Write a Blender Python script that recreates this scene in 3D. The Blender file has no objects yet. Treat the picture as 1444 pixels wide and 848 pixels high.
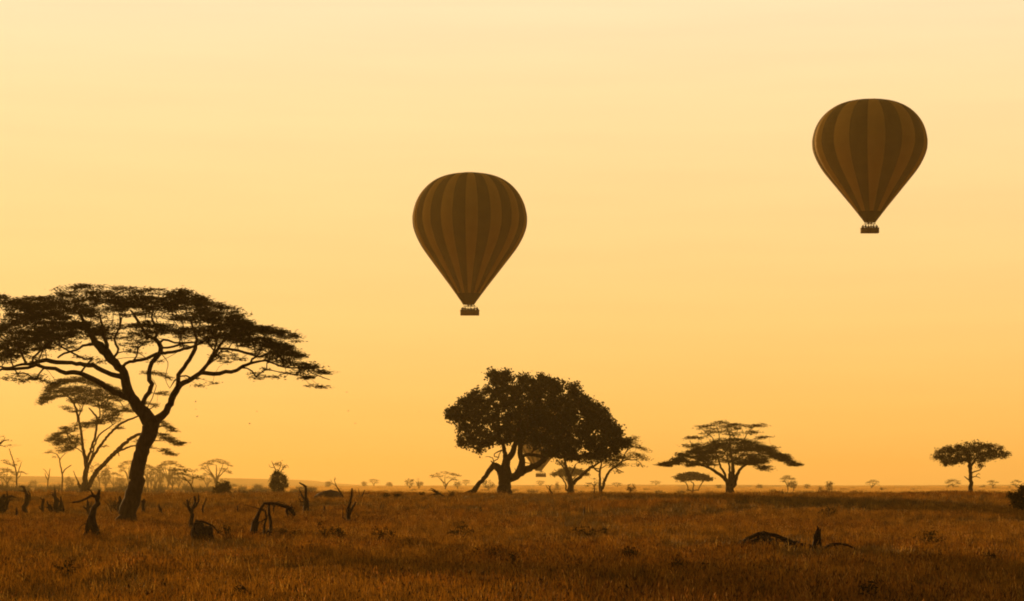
import bpy, bmesh, math, random
import numpy as np
from mathutils import Vector, noise

random.seed(7)
RNG = np.random.default_rng(11)
S = bpy.context.scene
C = S.collection

# ------------------------------------------------------------------ camera
F = 3400.0            # focal length in photo pixels (photo 1444 x 848)
CAMZ = 3.2            # eye height: roof hatch of a safari car
HORIZON = 684.0
cam = bpy.data.cameras.new("camera")
cam.sensor_fit = 'HORIZONTAL'
cam.sensor_width = 36.0
cam.lens = 36.0 * F / 1444.0
cam.shift_y = (HORIZON - 424.0) / 1444.0
cam.clip_start = 0.5
cam.clip_end = 40000.0
camo = bpy.data.objects.new("camera", cam)
C.objects.link(camo)
camo.location = (0, 0, CAMZ)
camo.rotation_euler = (math.pi / 2, 0, 0)
S.camera = camo

# ------------------------------------------------------------------ sky and sun
SUN_EL, SUN_AZ = math.radians(7.0), math.radians(-19.0)      # azimuth from +Y, negative = left
sund = Vector((math.sin(SUN_AZ) * math.cos(SUN_EL), math.cos(SUN_AZ) * math.cos(SUN_EL), math.sin(SUN_EL)))
w = bpy.data.worlds.new("World")
S.world = w
w.use_nodes = True
nt = w.node_tree
N, LK = nt.nodes, nt.links
bg = N['Background']
bg.inputs[1].default_value = 0.1
sk = N.new('ShaderNodeTexSky')
sk.sky_type = 'NISHITA'
sk.sun_disc = False
sk.sun_elevation = SUN_EL
sk.sun_rotation = SUN_AZ
sk.dust_density = 0.5
tc = N.new('ShaderNodeTexCoord')
sep = N.new('ShaderNodeSeparateXYZ')
LK.new(tc.outputs['Generated'], sep.inputs[0])
# thin bright morning veil over the whole sky: colour by elevation
ramp = N.new('ShaderNodeValToRGB')
LK.new(sep.outputs['Z'], ramp.inputs[0])
SKY = [(0.0, (9.6, 4.7, 0.95)), (0.03, (9.8, 5.3, 1.25)), (0.07, (10.0, 6.05, 1.95)), (0.12, (10.2, 6.65, 2.75)),
       (0.16, (10.2, 7.15, 3.5)), (0.20, (10.0, 7.5, 4.4)), (0.45, (5.4, 3.6, 1.6)), (1.0, (2.6, 1.6, 0.65))]
el = ramp.color_ramp.elements
while len(el) < len(SKY):
    el.new(0.5)
for e, (p, c) in zip(el, SKY):
    e.position = p
    e.color = (c[0] / 11, c[1] / 11, c[2] / 11, 1)
# brighter towards the sun, fading round the horizon
dotn = N.new('ShaderNodeVectorMath'); dotn.operation = 'DOT_PRODUCT'
LK.new(tc.outputs['Generated'], dotn.inputs[0]); dotn.inputs[1].default_value = tuple(sund)
mr = N.new('ShaderNodeMapRange'); mr.interpolation_type = 'SMOOTHERSTEP'
LK.new(dotn.outputs['Value'], mr.inputs[0])
mr.inputs[1].default_value = -1.0; mr.inputs[2].default_value = 1.0
mr.inputs[3].default_value = 0.13; mr.inputs[4].default_value = 1.08
# faint streaks of high cloud
mp = N.new('ShaderNodeMapping'); mp.inputs['Scale'].default_value = (5, 5, 70)
LK.new(tc.outputs['Generated'], mp.inputs[0])
nz = N.new('ShaderNodeTexNoise'); nz.inputs['Scale'].default_value = 1.6; nz.inputs['Detail'].default_value = 5
LK.new(mp.outputs[0], nz.inputs['Vector'])
mr2 = N.new('ShaderNodeMapRange'); LK.new(nz.outputs[0], mr2.inputs[0])
mr2.inputs[1].default_value = 0.3; mr2.inputs[2].default_value = 0.7
mr2.inputs[3].default_value = 0.97; mr2.inputs[4].default_value = 1.01
m1 = N.new('ShaderNodeMath'); m1.operation = 'MULTIPLY'
LK.new(mr.outputs[0], m1.inputs[0]); LK.new(mr2.outputs[0], m1.inputs[1])
m2 = N.new('ShaderNodeMath'); m2.operation = 'MULTIPLY'; m2.inputs[1].default_value = 11.0
LK.new(m1.outputs[0], m2.inputs[0])
veil = N.new('ShaderNodeVectorMath'); veil.operation = 'SCALE'
LK.new(ramp.outputs[0], veil.inputs[0]); LK.new(m2.outputs[0], veil.inputs['Scale'])
skm = N.new('ShaderNodeVectorMath'); skm.operation = 'SCALE'
LK.new(sk.outputs[0], skm.inputs[0]); skm.inputs['Scale'].default_value = 0.03
add = N.new('ShaderNodeVectorMath'); add.operation = 'ADD'
LK.new(veil.outputs[0], add.inputs[0]); LK.new(skm.outputs[0], add.inputs[1])
LK.new(add.outputs[0], bg.inputs[0])

sl = bpy.data.lights.new("sun", 'SUN')
sl.energy = 4.0
sl.angle = math.radians(0.5)
sl.color = (1.0, 0.55, 0.17)
so = bpy.data.objects.new("sun", sl)
C.objects.link(so)
so.rotation_euler = (-sund).to_track_quat('-Z', 'Y').to_euler()

S.view_settings.view_transform = 'Standard'
S.view_settings.look = 'None'
S.view_settings.exposure = 0.0
S.view_settings.gamma = 1.0
S.cycles.use_denoising = True
S.cycles.volume_bounces = 0
S.cycles.max_bounces = 6
S.cycles.transparent_max_bounces = 8
S.cycles.pixel_filter_type = 'BLACKMAN_HARRIS'
S.cycles.filter_width = 1.9
S.cycles.sample_clamp_indirect = 6.0

HAZE_D, HAZE_G, HAZE_C = 0.00013, 0.35, (1.0, 0.76, 0.33)

# ------------------------------------------------------------------ helpers
def at(px, py, Y):
    return Vector(((px - 722.0) / F * Y, Y, CAMZ + (HORIZON - py) / F * Y))

def sstep(a, b, x):
    t = np.clip((x - a) / (b - a), 0, 1)
    return t * t * (3 - 2 * t)

def terrain(x, y):
    x = np.asarray(x, float); y = np.asarray(y, float)
    yy = y + 10 * np.sin(x * 0.021 + 1.0) + 5 * np.sin(x * 0.06)
    z = 1.42 * sstep(165, 262, yy) - 2.3 * sstep(345, 560, yy)
    z = z + 0.07 * np.sin(x * 0.13 + y * 0.05) + 0.05 * np.sin(x * 0.31 - y * 0.11 + 2)
    z = z + 3.4 * sstep(1800, 7500, y)
    z = z + sstep(3000, 6000, y) * (22 * np.exp(-((x + 1230) / 240.0) ** 2) + 19 * np.exp(-((x + 790) / 150.0) ** 2)
                                    + 1.5 * np.sin(x * 0.004))
    return z

def tz(x, y):
    return float(terrain(x, y))

def tag(o, label=None, cat=None, group=None, kind=None):
    if label: o['label'] = label
    if cat: o['category'] = cat
    if group: o['group'] = group
    if kind: o['kind'] = kind
    return o

def empty(name, loc, label, cat, group=None, rz=0.0):
    o = bpy.data.objects.new(name, None)
    C.objects.link(o)
    o.location = loc
    o.rotation_euler = (0, 0, rz)
    o.empty_display_size = 0.5
    return tag(o, label, cat, group)

class MB:
    """collects polygons, links them as one mesh object"""
    def __init__(s):
        s.v, s.f, s.n = [], [], 0
    def add(s, verts, faces):
        verts = np.asarray(verts, float).reshape(-1, 3)
        s.v.append(verts)
        s.f.append(np.asarray(faces, int) + s.n)
        s.n += len(verts)
    def tube(s, pts, rad, sides=6, cap=True, rough=0.0, seed=0.0):
        P = np.asarray(pts, float); n = len(P)
        R = np.asarray(rad, float)
        T = np.gradient(P, axis=0)
        T /= np.linalg.norm(T, axis=1)[:, None] + 1e-9
        u = np.cross(T[0], (0.3, 0.9, 0.2)); u /= np.linalg.norm(u) + 1e-9
        ang = np.arange(sides) * 2 * math.pi / sides
        vs = np.zeros((n, sides, 3))
        for i in range(n):
            u = u - T[i] * np.dot(u, T[i]); u /= np.linalg.norm(u) + 1e-9
            b = np.cross(T[i], u)
            r = R[i]
            if rough:
                L = i * 0.6
                r = r * (1 + rough * (np.sin(ang * 3 + L * .7 + seed) * .5 + np.sin(ang * 2 - L * .43 + seed * 2) * .5
                                      + .5 * np.sin(ang * 5 + L * 1.3 + seed)))
                r = r[:, None]
            vs[i] = P[i] + r * (np.cos(ang)[:, None] * u + np.sin(ang)[:, None] * b)
        i = np.arange(n - 1)[:, None] * sides
        j = np.arange(sides)[None, :]
        k = (j + 1) % sides
        s.add(vs, np.stack([i + j, i + k, i + sides + k, i + sides + j], -1).reshape(-1, 4))
        if cap:
            for ring, c in ((vs[-1], P[-1] + T[-1] * R[-1] * .4), (vs[0], P[0])):
                s.add(np.vstack([ring, c]), np.stack([np.arange(sides), (np.arange(sides) + 1) % sides,
                                                      np.full(sides, sides)], -1))
    def box(s, c, d):
        x, y, z = c; a, b, h = d[0] / 2, d[1] / 2, d[2] / 2
        v = [(x + i * a, y + j * b, z + k * h) for i in (-1, 1) for j in (-1, 1) for k in (-1, 1)]
        s.add(v, [(0, 1, 3, 2), (4, 6, 7, 5), (0, 4, 5, 1), (2, 3, 7, 6), (0, 2, 6, 4), (1, 5, 7, 3)])
    def build(s, name, mat, parent=None, smooth=False, origin=None):
        me = bpy.data.meshes.new(name)
        V = np.vstack(s.v) if s.v else np.zeros((0, 3))
        if origin is not None:
            V = V - np.asarray(origin, float)
        tot = np.concatenate([np.full(len(f), f.shape[1]) for f in s.f]) if s.f else np.zeros(0, int)
        idx = np.concatenate([f.ravel() for f in s.f]) if s.f else np.zeros(0, int)
        me.vertices.add(len(V)); me.vertices.foreach_set('co', V.ravel())
        me.loops.add(len(idx)); me.loops.foreach_set('vertex_index', idx.astype(np.int32))
        me.polygons.add(len(tot))
        me.polygons.foreach_set('loop_start', np.concatenate([[0], np.cumsum(tot)[:-1]]).astype(np.int32))
        me.polygons.foreach_set('loop_total', tot.astype(np.int32))
        if smooth:
            me.polygons.foreach_set('use_smooth', np.ones(len(tot), bool))
        me.materials.append(mat)
        me.update(calc_edges=True)
        o = bpy.data.objects.new(name, me)
        C.objects.link(o)
        if parent: o.parent = parent
        return o

# ------------------------------------------------------------------ materials
def mat_new(name):
    m = bpy.data.materials.new(name)
    m.use_nodes = True
    return m, m.node_tree.nodes, m.node_tree.links

def mottled(name, c1, c2, scale=3.0, rough=0.9, bump=0.0, bscale=20.0, spec=0.15, stretch=(1, 1, 1), c3=None, seed_obj=False):
    m, n, l = mat_new(name)
    b = n['Principled BSDF']
    t = n.new('ShaderNodeTexCoord')
    mp = n.new('ShaderNodeMapping'); mp.inputs['Scale'].default_value = stretch
    l.new(t.outputs['Object'], mp.inputs[0])
    q = n.new('ShaderNodeTexNoise'); q.inputs['Scale'].default_value = scale; q.inputs['Detail'].default_value = 6
    l.new(mp.outputs[0], q.inputs['Vector'])
    r = n.new('ShaderNodeValToRGB'); l.new(q.outputs[0], r.inputs[0])
    r.color_ramp.elements[0].position = .32; r.color_ramp.elements[0].color = (*c1, 1)
    r.color_ramp.elements[1].position = .68; r.color_ramp.elements[1].color = (*c2, 1)
    if c3:
        e = r.color_ramp.elements.new(.52); e.color = (*c3, 1)
    l.new(r.outputs[0], b.inputs['Base Color'])
    b.inputs['Roughness'].default_value = rough
    b.inputs['Specular IOR Level'].default_value = spec
    if bump:
        q2 = n.new('ShaderNodeTexNoise'); q2.inputs['Scale'].default_value = bscale; q2.inputs['Detail'].default_value = 8
        l.new(mp.outputs[0], q2.inputs['Vector'])
        bn = n.new('ShaderNodeBump'); bn.inputs['Strength'].default_value = 0.8; bn.inputs['Distance'].default_value = bump
        l.new(q2.outputs[0], bn.inputs['Height']); l.new(bn.outputs[0], b.inputs['Normal'])
    return m

def leafy(name, c1, c2, trans, tcol, rough=0.7, gloss=0.0, scale=1.5, spread=None):
    """thin foliage: diffuse and translucent, colour varied by clump and by instance"""
    m, n, l = mat_new(name)
    b = n['Principled BSDF']; out = n['Material Output']
    t = n.new('ShaderNodeTexCoord')
    q = n.new('ShaderNodeTexNoise'); q.inputs['Scale'].default_value = scale; q.inputs['Detail'].default_value = 3
    l.new(t.outputs['Object'], q.inputs['Vector'])
    oi = n.new('ShaderNodeObjectInfo')
    ad = n.new('ShaderNodeMath'); ad.operation = 'ADD'
    l.new(q.outputs[0], ad.inputs[0])
    ms = n.new('ShaderNodeMath'); ms.operation = 'MULTIPLY_ADD'; ms.inputs[1].default_value = .9; ms.inputs[2].default_value = -.45
    l.new(oi.outputs['Random'], ms.inputs[0]); l.new(ms.outputs[0], ad.inputs[1])
    r = n.new('ShaderNodeValToRGB'); l.new(ad.outputs[0], r.inputs[0])
    r.color_ramp.elements[0].position = .25; r.color_ramp.elements[0].color = (*c1, 1)
    r.color_ramp.elements[1].position = .75; r.color_ramp.elements[1].color = (*c2, 1)
    l.new(r.outputs[0], b.inputs['Base Color'])
    b.inputs['Roughness'].default_value = rough
    b.inputs['Specular IOR Level'].default_value = gloss
    tr = n.new('ShaderNodeBsdfTranslucent')
    mx0 = n.new('ShaderNodeMix'); mx0.data_type = 'RGBA'; mx0.blend_type = 'MULTIPLY'; mx0.inputs[0].default_value = 1
    l.new(r.outputs[0], mx0.inputs[6]); mx0.inputs[7].default_value = (*tcol, 1)
    l.new(mx0.outputs[2], tr.inputs[0])
    mx = n.new('ShaderNodeMixShader'); mx.inputs[0].default_value = trans
    l.new(b.outputs[0], mx.inputs[1]); l.new(tr.outputs[0], mx.inputs[2])
    l.new(mx.outputs[0], out.inputs[0])
    return m

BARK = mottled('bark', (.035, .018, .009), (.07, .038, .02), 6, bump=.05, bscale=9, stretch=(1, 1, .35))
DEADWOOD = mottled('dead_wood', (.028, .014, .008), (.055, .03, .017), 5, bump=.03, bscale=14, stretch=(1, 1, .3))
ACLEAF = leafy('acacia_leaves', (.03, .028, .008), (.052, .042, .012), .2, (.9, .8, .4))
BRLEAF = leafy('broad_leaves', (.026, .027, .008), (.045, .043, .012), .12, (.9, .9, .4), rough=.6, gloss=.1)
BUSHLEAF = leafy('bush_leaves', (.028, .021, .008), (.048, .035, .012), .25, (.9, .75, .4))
TERMITE = mottled('earth_mound', (.06, .032, .014), (.10, .055, .024), 3, bump=.05, bscale=6)
WICKER = mottled('wicker', (.10, .055, .025), (.2, .12, .055), 14, bump=.02, bscale=30, stretch=(1, 1, 4))
LEATHER = mottled('leather_trim', (.05, .025, .012), (.08, .045, .02), 5, rough=.6)
STEEL = mottled('steel', (.25, .23, .2), (.35, .32, .28), 4, rough=.4, spec=.5)
STEEL.node_tree.nodes['Principled BSDF'].inputs['Metallic'].default_value = 0.8
ROPE = mottled('cable', (.08, .07, .06), (.12, .1, .08), 4)

# ------------------------------------------------------------------ ground
def build_ground():
    ys = np.concatenate([np.arange(-300, 40, 20), np.arange(40, 420, 3.0), np.geomspace(420, 8900, 110)])
    t = np.linspace(-1, 1, 161)
    xs = np.sign(t) * (np.abs(t) * 130 + (np.abs(t) ** 5) * 2950)
    X, Y = np.meshgrid(xs, ys)
    Z = terrain(X, Y)
    nx, ny = len(xs), len(ys)
    i = np.arange(ny - 1)[:, None] * nx; j = np.arange(nx - 1)[None, :]
    mb = MB()
    mb.add(np.stack([X, Y, Z], -1), np.stack([i + j, i + j + 1, i + nx + j + 1, i + nx + j], -1).reshape(-1, 4))
    m, n, l = mat_new('savanna_soil')
    b = n['Principled BSDF']; b.inputs['Roughness'].default_value = 1; b.inputs['Specular IOR Level'].default_value = 0
    g = n.new('ShaderNodeNewGeometry')
    mp = n.new('ShaderNodeMapping'); mp.inputs['Scale'].default_value = (.02, .006, .02)
    l.new(g.outputs['Position'], mp.inputs[0])
    a = n.new('ShaderNodeTexNoise'); a.inputs['Scale'].default_value = 1; a.inputs['Detail'].default_value = 9; a.inputs['Roughness'].default_value = .65
    l.new(mp.outputs[0], a.inputs['Vector'])
    r = n.new('ShaderNodeValToRGB'); l.new(a.outputs[0], r.inputs[0])
    r.color_ramp.elements[0].position = .35; r.color_ramp.elements[0].color = (.30, .17, .045, 1)
    r.color_ramp.elements[1].position = .65; r.color_ramp.elements[1].color = (.52, .31, .085, 1)
    e = r.color_ramp.elements.new(.47); e.color = (.42, .25, .07, 1)
    # earth darkened as painted shade between near tufts, dry short turf beyond the rise
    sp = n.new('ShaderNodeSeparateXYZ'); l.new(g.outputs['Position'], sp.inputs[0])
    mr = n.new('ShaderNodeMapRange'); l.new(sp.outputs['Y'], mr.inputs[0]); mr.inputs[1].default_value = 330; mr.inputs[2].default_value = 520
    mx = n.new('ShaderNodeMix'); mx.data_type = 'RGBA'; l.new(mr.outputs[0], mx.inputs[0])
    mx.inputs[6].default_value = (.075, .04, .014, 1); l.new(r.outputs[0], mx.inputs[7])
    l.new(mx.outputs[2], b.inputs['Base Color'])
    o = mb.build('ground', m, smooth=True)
    tag(o, kind='structure')
build_ground()

# ------------------------------------------------------------------ trees
def poly_dist(P, poly):
    """signed distance (positive inside) of points P to polygon"""
    poly = np.asarray(poly, float); P = np.asarray(P, float)
    inside = np.zeros(len(P), bool); dmin = np.full(len(P), 1e9)
    n = len(poly)
    for i in range(n):
        a, b = poly[i], poly[(i + 1) % n]
        ab = b - a; ap = P - a
        t = np.clip((ap @ ab) / (ab @ ab + 1e-9), 0, 1)
        dmin = np.minimum(dmin, np.linalg.norm(ap - t[:, None] * ab, axis=1))
        cond = ((a[1] > P[:, 1]) != (b[1] > P[:, 1]))
        with np.errstate(divide='ignore', invalid='ignore'):
            xi = (b[0] - a[0]) * (P[:, 1] - a[1]) / (b[1] - a[1]) + a[0]
        inside ^= cond & (P[:, 0] < xi)
    return np.where(inside, dmin, -dmin)

def smooth_pts(pts, step):
    """Catmull-Rom through pts (any dimension), resampled about every `step`"""
    P = [np.asarray(p, float) for p in pts]
    P = [2 * P[0] - P[1]] + P + [2 * P[-1] - P[-2]]
    out = []
    for i in range(1, len(P) - 2):
        a, b, c, d = P[i - 1:i + 3]
        k = max(1, int(round(np.linalg.norm((c - b)[:2]) / step)))
        for t in np.arange(k) / k:
            out.append(.5 * ((2 * b) + (-a + c) * t + (2 * a - 5 * b + 4 * c - d) * t * t + (-a + 3 * b - 3 * c + d) * t ** 3))
    out.append(P[-2])
    return np.array(out)

def leaf_cloud(mb, centers, out_dirs, k, sh, sz, llen, lwid, mode, seed):
    rng = np.random.default_rng(seed)
    n = len(centers) * k
    Cn = np.repeat(centers, k, axis=0); O = np.repeat(out_dirs, k, axis=0)
    off = rng.normal(size=(n, 3)) * np.array([sh, sh, sz])
    if mode == 'flat':
        d = rng.normal(size=(n, 3)) * np.array([.8, .8, .28]) + O * .9
    else:
        d = rng.normal(size=(n, 3)) + np.array([0, 0, -.3]); off = off * rng.random((n, 1)) ** .3
    d /= np.linalg.norm(d, axis=1)[:, None] + 1e-9
    w_ = np.cross(d, rng.normal(size=(n, 3))); w_ /= np.linalg.norm(w_, axis=1)[:, None] + 1e-9
    L = (llen * (.6 + .8 * rng.random(n)))[:, None]; W = (lwid * (.6 + .8 * rng.random(n)))[:, None]
    p = Cn + off
    v = np.stack([p - d * L / 2, p + w_ * W / 2, p + d * L / 2, p - w_ * W / 2], 1)
    base = np.arange(n)[:, None] * 4
    mb.add(v, base + np.arange(4)[None, :])

def tree(name, label, Y, limbs, strokes=(), polys=(), leaf=None, cat='tree', group=None, depth=3.0, dens=9.0, k=40,
         spray=(.42, .10), lsize=(.32, .08), mode='flat', twig_r=.014, seed=1, holes=(), bark=None, ext=True,
         min_attach_py=None, leafmat=None, single=False, rough=.06, base_first=True, sink=.15, crownname='crown'):
    """limbs: lists of (px, py, width px) with optional depth drift first: (drift, [...]); strokes: foliage layers as
    lists of (px, py, half thickness px) with optional density factor; everything measured in the tree's own plane at distance Y"""
    s = Y / F
    rng = np.random.default_rng(seed)
    bark = bark or BARK
    p0 = limbs[0][1][0]
    bx = (p0[0] - 722) * s
    bz = tz(bx, Y)
    root = empty(name, (bx, Y, bz), label, cat, group)
    org = np.array([bx, Y, bz])
    nodes, prev, rad, px2 = [], [], [], []
    meshes = []
    for li, (drift, pts) in enumerate(limbs):
        pts = [tuple(p) for p in pts]
        if li == 0 and ext:                       # carry the trunk down into the ground
            x0, y0, w0 = pts[0]
            gy = HORIZON - (bz - sink - CAMZ) / s
            if gy > y0 + 1:
                dx = 0.0
                pts = [(x0 + dx, gy, w0 * 1.25)] + pts
        arr = smooth_pts(pts, max(2.0, .35 / s))
        arr[:, 2] = np.maximum(arr[:, 2], .4)
        n = len(arr)
        t = np.linspace(0, 1, n)
        d0, j = 0.0, -1
        if li > 0:
            dd = np.hypot(np.array(px2)[:, 0] - arr[0, 0], np.array(px2)[:, 1] - arr[0, 1])
            j = int(np.argmin(dd)); d0 = nodes[j][1] - Y
            arr[0, :2] = px2[j]
            arr[0, 2] = min(arr[0, 2], rad[j] * 2 / s * .9)
        D = d0 + drift * t + (0.12 * np.sin(t * 9 + li) if li else 0)
        P = np.stack([(arr[:, 0] - 722) * s, Y + D, CAMZ + (HORIZON - arr[:, 1]) * s], -1)
        jit = rng.normal(size=P.shape) * np.minimum(arr[:, 2] * s * .10, .05)[:, None]; jit[0] = 0
        P = P + jit
        R = arr[:, 2] * s / 2
        mb = MB()
        w0 = arr[0, 2]
        mb.tube(P, R, 12 if w0 > 12 else (8 if w0 > 4 else 6), rough=rough if w0 > 2 else 0, seed=li * 1.7)
        meshes.append((w0, mb, li))
        b0 = len(nodes)
        for q in range(n):
            nodes.append(P[q]); prev.append(j if q == 0 else b0 + q - 1); rad.append(R[q]); px2.append((arr[q, 0], arr[q, 1]))
    # foliage targets
    T, DN = [], []
    xs = [p[0] for st in strokes for p in (st[1] if isinstance(st, tuple) else st)] + [p[0] for pl in polys for p in (pl[1] if isinstance(pl, tuple) else pl)]
    if xs:
        xc, xr = (min(xs) + max(xs)) / 2, (max(xs) - min(xs)) / 2 + 1
    for st in strokes:
        f, st = st if isinstance(st, tuple) else (1.0, st)
        a = smooth_pts(st, 2.0)
        ln = np.sum(np.hypot(*np.diff(a[:, :2], axis=0).T))
        area = ln * 2 * max(np.mean(a[:, 2]), .5) * s * s
        cnt = max(3, int(area * dens * f))
        q = rng.random(cnt) * (len(a) - 1)
        i = np.minimum(q.astype(int), len(a) - 2); fr = (q - i)[:, None]
        b = a[i] * (1 - fr) + a[i + 1] * fr
        yy = b[:, 1] + rng.uniform(-1, 1, cnt) * b[:, 2]
        u = np.clip(np.abs(b[:, 0] - xc) / xr, 0, .97)
        dd = rng.uniform(-1, 1, cnt) * depth * np.sqrt(1 - u ** 2)
        T.append(np.stack([b[:, 0], yy, dd], -1))
    for pl in polys:
        f, pl = pl if isinstance(pl, tuple) else (1.0, pl)
        pa = np.array(pl, float)
        lo, hi = pa.min(0), pa.max(0)
        A = abs(np.sum(pa[:, 0] * np.roll(pa[:, 1], -1) - pa[:, 1] * np.roll(pa[:, 0], -1))) / 2 * s * s
        cnt = max(5, int(A * dens * f))
        Q = lo + rng.random((cnt * 8, 2)) * (hi - lo)
        sd = poly_dist(Q, pa)
        keep = sd > (spray[0] * .5 / s if mode == 'blob' else .3) * min(1, .12 * min(hi[1] - lo[1], hi[0] - lo[0]) / (spray[0] * .75 / s))
        Q, sd = Q[keep][:cnt], sd[keep][:cnt]
        if mode == 'blob' and len(Q) > 700:
            nc = max(8, len(Q) // 9)
            ci = rng.choice(len(Q), nc, replace=False)
            near = np.argmin(((Q[:, None, :] - Q[ci][None]) ** 2).sum(-1), axis=1)
            Q = Q + (Q[ci][near] - Q) * (.36 * rng.random((len(Q), 1)))
            sd = poly_dist(Q, pa)
        h = depth * np.sqrt(np.clip(1 - (1 - np.clip(sd / (min(hi[1] - lo[1], hi[0] - lo[0]) * .5), 0, 1)) ** 2, 0.05, 1))
        dd = h * np.sign(rng.uniform(-1, 1, len(Q))) * rng.random(len(Q)) ** .6
        T.append(np.stack([Q[:, 0], Q[:, 1], dd], -1))
    if T:
        T = np.vstack(T)
        for (hx, hy, hr, hv) in holes:
            T = T[((T[:, 0] - hx) / hr) ** 2 + ((T[:, 1] - hy) / hv) ** 2 > 1]
        W = np.stack([(T[:, 0] - 722) * s, Y + T[:, 2], CAMZ + (HORIZON - T[:, 1]) * s], -1)
        if mode == 'flat':
            W[:, 2] -= np.abs(T[:, 2]) * np.maximum(W[:, 2] - CAMZ, 0) / Y * 1.15
        rootp = nodes[0]
        order = np.argsort(np.linalg.norm(W - rootp, axis=1))
        NA = np.zeros((len(nodes) + len(W) * 5 + 8, 3)); NA[:len(nodes)] = nodes
        cntn = len(nodes)
        lim = min_attach_py
        ok = np.ones(len(NA), bool)
        for q in range(cntn):
            if lim and px2[q][1] > lim: ok[q] = False
            if rad[q] > .8 * max(rad): ok[q] = False
        ok[cntn:] = True
        if not ok[:cntn].any(): ok[:] = True
        b0 = cntn
        parents = list(prev); twig = [False] * cntn
        pen = np.zeros(len(NA))
        for t_i in order:
            tp = W[t_i]
            dv = NA[:cntn] - tp
            dist = np.sqrt((dv ** 2).sum(1)) + pen[:cntn]
            dist = dist + np.maximum(0, dv[:, 2]) * .8       # prefer to grow upward
            dist[~ok[:cntn]] = 1e9
            j = int(np.argmin(dist))
            a = NA[j].copy(); L = np.linalg.norm(tp - a)
            seg = 1 if L < .4 else (2 if L < 1.2 else (3 if L < 3 else 4))
            mid = rng.normal(size=3) * L * .07 + np.array([0, 0, L * .05])
            last = j
            for q in range(1, seg + 1):
                t = q / seg
                NA[cntn] = a + (tp - a) * t + mid * 4 * t * (1 - t)
                parents.append(last); twig.append(True); pen[cntn] = .0
                last = cntn; cntn += 1
        load = np.zeros(cntn)
        kids = np.zeros(cntn, int)
        for q in range(b0, cntn):
            kids[parents[q]] += 1
        for q in range(cntn - 1, b0 - 1, -1):
            if kids[q] == 0: load[q] = 1
            pq = parents[q]
            if pq >= b0: load[pq] += load[q]
        R = twig_r * np.maximum(load, 1) ** .42
        tb = MB()
        for q in range(b0, cntn):
            if kids[q] != 0 and parents[q] >= b0 and False: continue
            pq = parents[q]
            r1 = R[pq] if pq >= b0 else min(R[q] * 1.3, rad[pq])
            r1 = min(r1, R[q] * 1.6)
            A_, B_ = NA[pq], NA[q]
            d = B_ - A_; ln = np.linalg.norm(d)
            if ln < 1e-4: continue
            d = d / ln
            u = np.cross(d, (.31, .2, .93)); u /= np.linalg.norm(u) + 1e-9
            v = np.cross(d, u)
            ns = 5 if R[q] > .05 else 3
            an = np.arange(ns) * 2 * math.pi / ns
            ring = np.cos(an)[:, None] * u + np.sin(an)[:, None] * v
            vs = np.vstack([A_ + ring * r1, B_ + ring * R[q]])
            i = np.arange(ns); kk = (i + 1) % ns
            tb.add(vs, np.stack([i, kk, kk + ns, i + ns], -1))
        cb = MB()
        od = W - np.array([rootp[0], Y, 0]); od[:, 2] = 0
        nr = np.linalg.norm(od, axis=1)[:, None]
        od = od / (nr + 1e-6) * np.clip(nr / 2, 0, 1)
        leaf_cloud(cb, W, od, k, spray[0], spray[1], lsize[0], lsize[1], mode, seed + 5)
    # link the parts
    big = [m for m in meshes if m[2] == 0][0][1]
    if single:
        for w0, mb, li in meshes[1:]:
            for vv, ff in zip(mb.v, mb.f): big.v.append(vv); big.f.append(ff + big.n - 0) if False else None
    if single:
        big = MB()
        for w0, mb, li in meshes:
            off = big.n
            for vv in mb.v: big.v.append(vv); big.n += len(vv)
            for ff in mb.f: big.f.append(ff + off)
        big.build('trunk', bark, root, smooth=True, origin=org)
    else:
        for w0, mb, li in meshes:
            mb.build('trunk' if li == 0 else 'branch', bark, root, smooth=True, origin=org)
    if len(T):
        if tb.v:
            tag(tb.build('twigs', bark, root, origin=org), kind='stuff')
        tag(cb.build(crownname, leafmat or ACLEAF, root, origin=org), kind='stuff')
    return root

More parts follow.
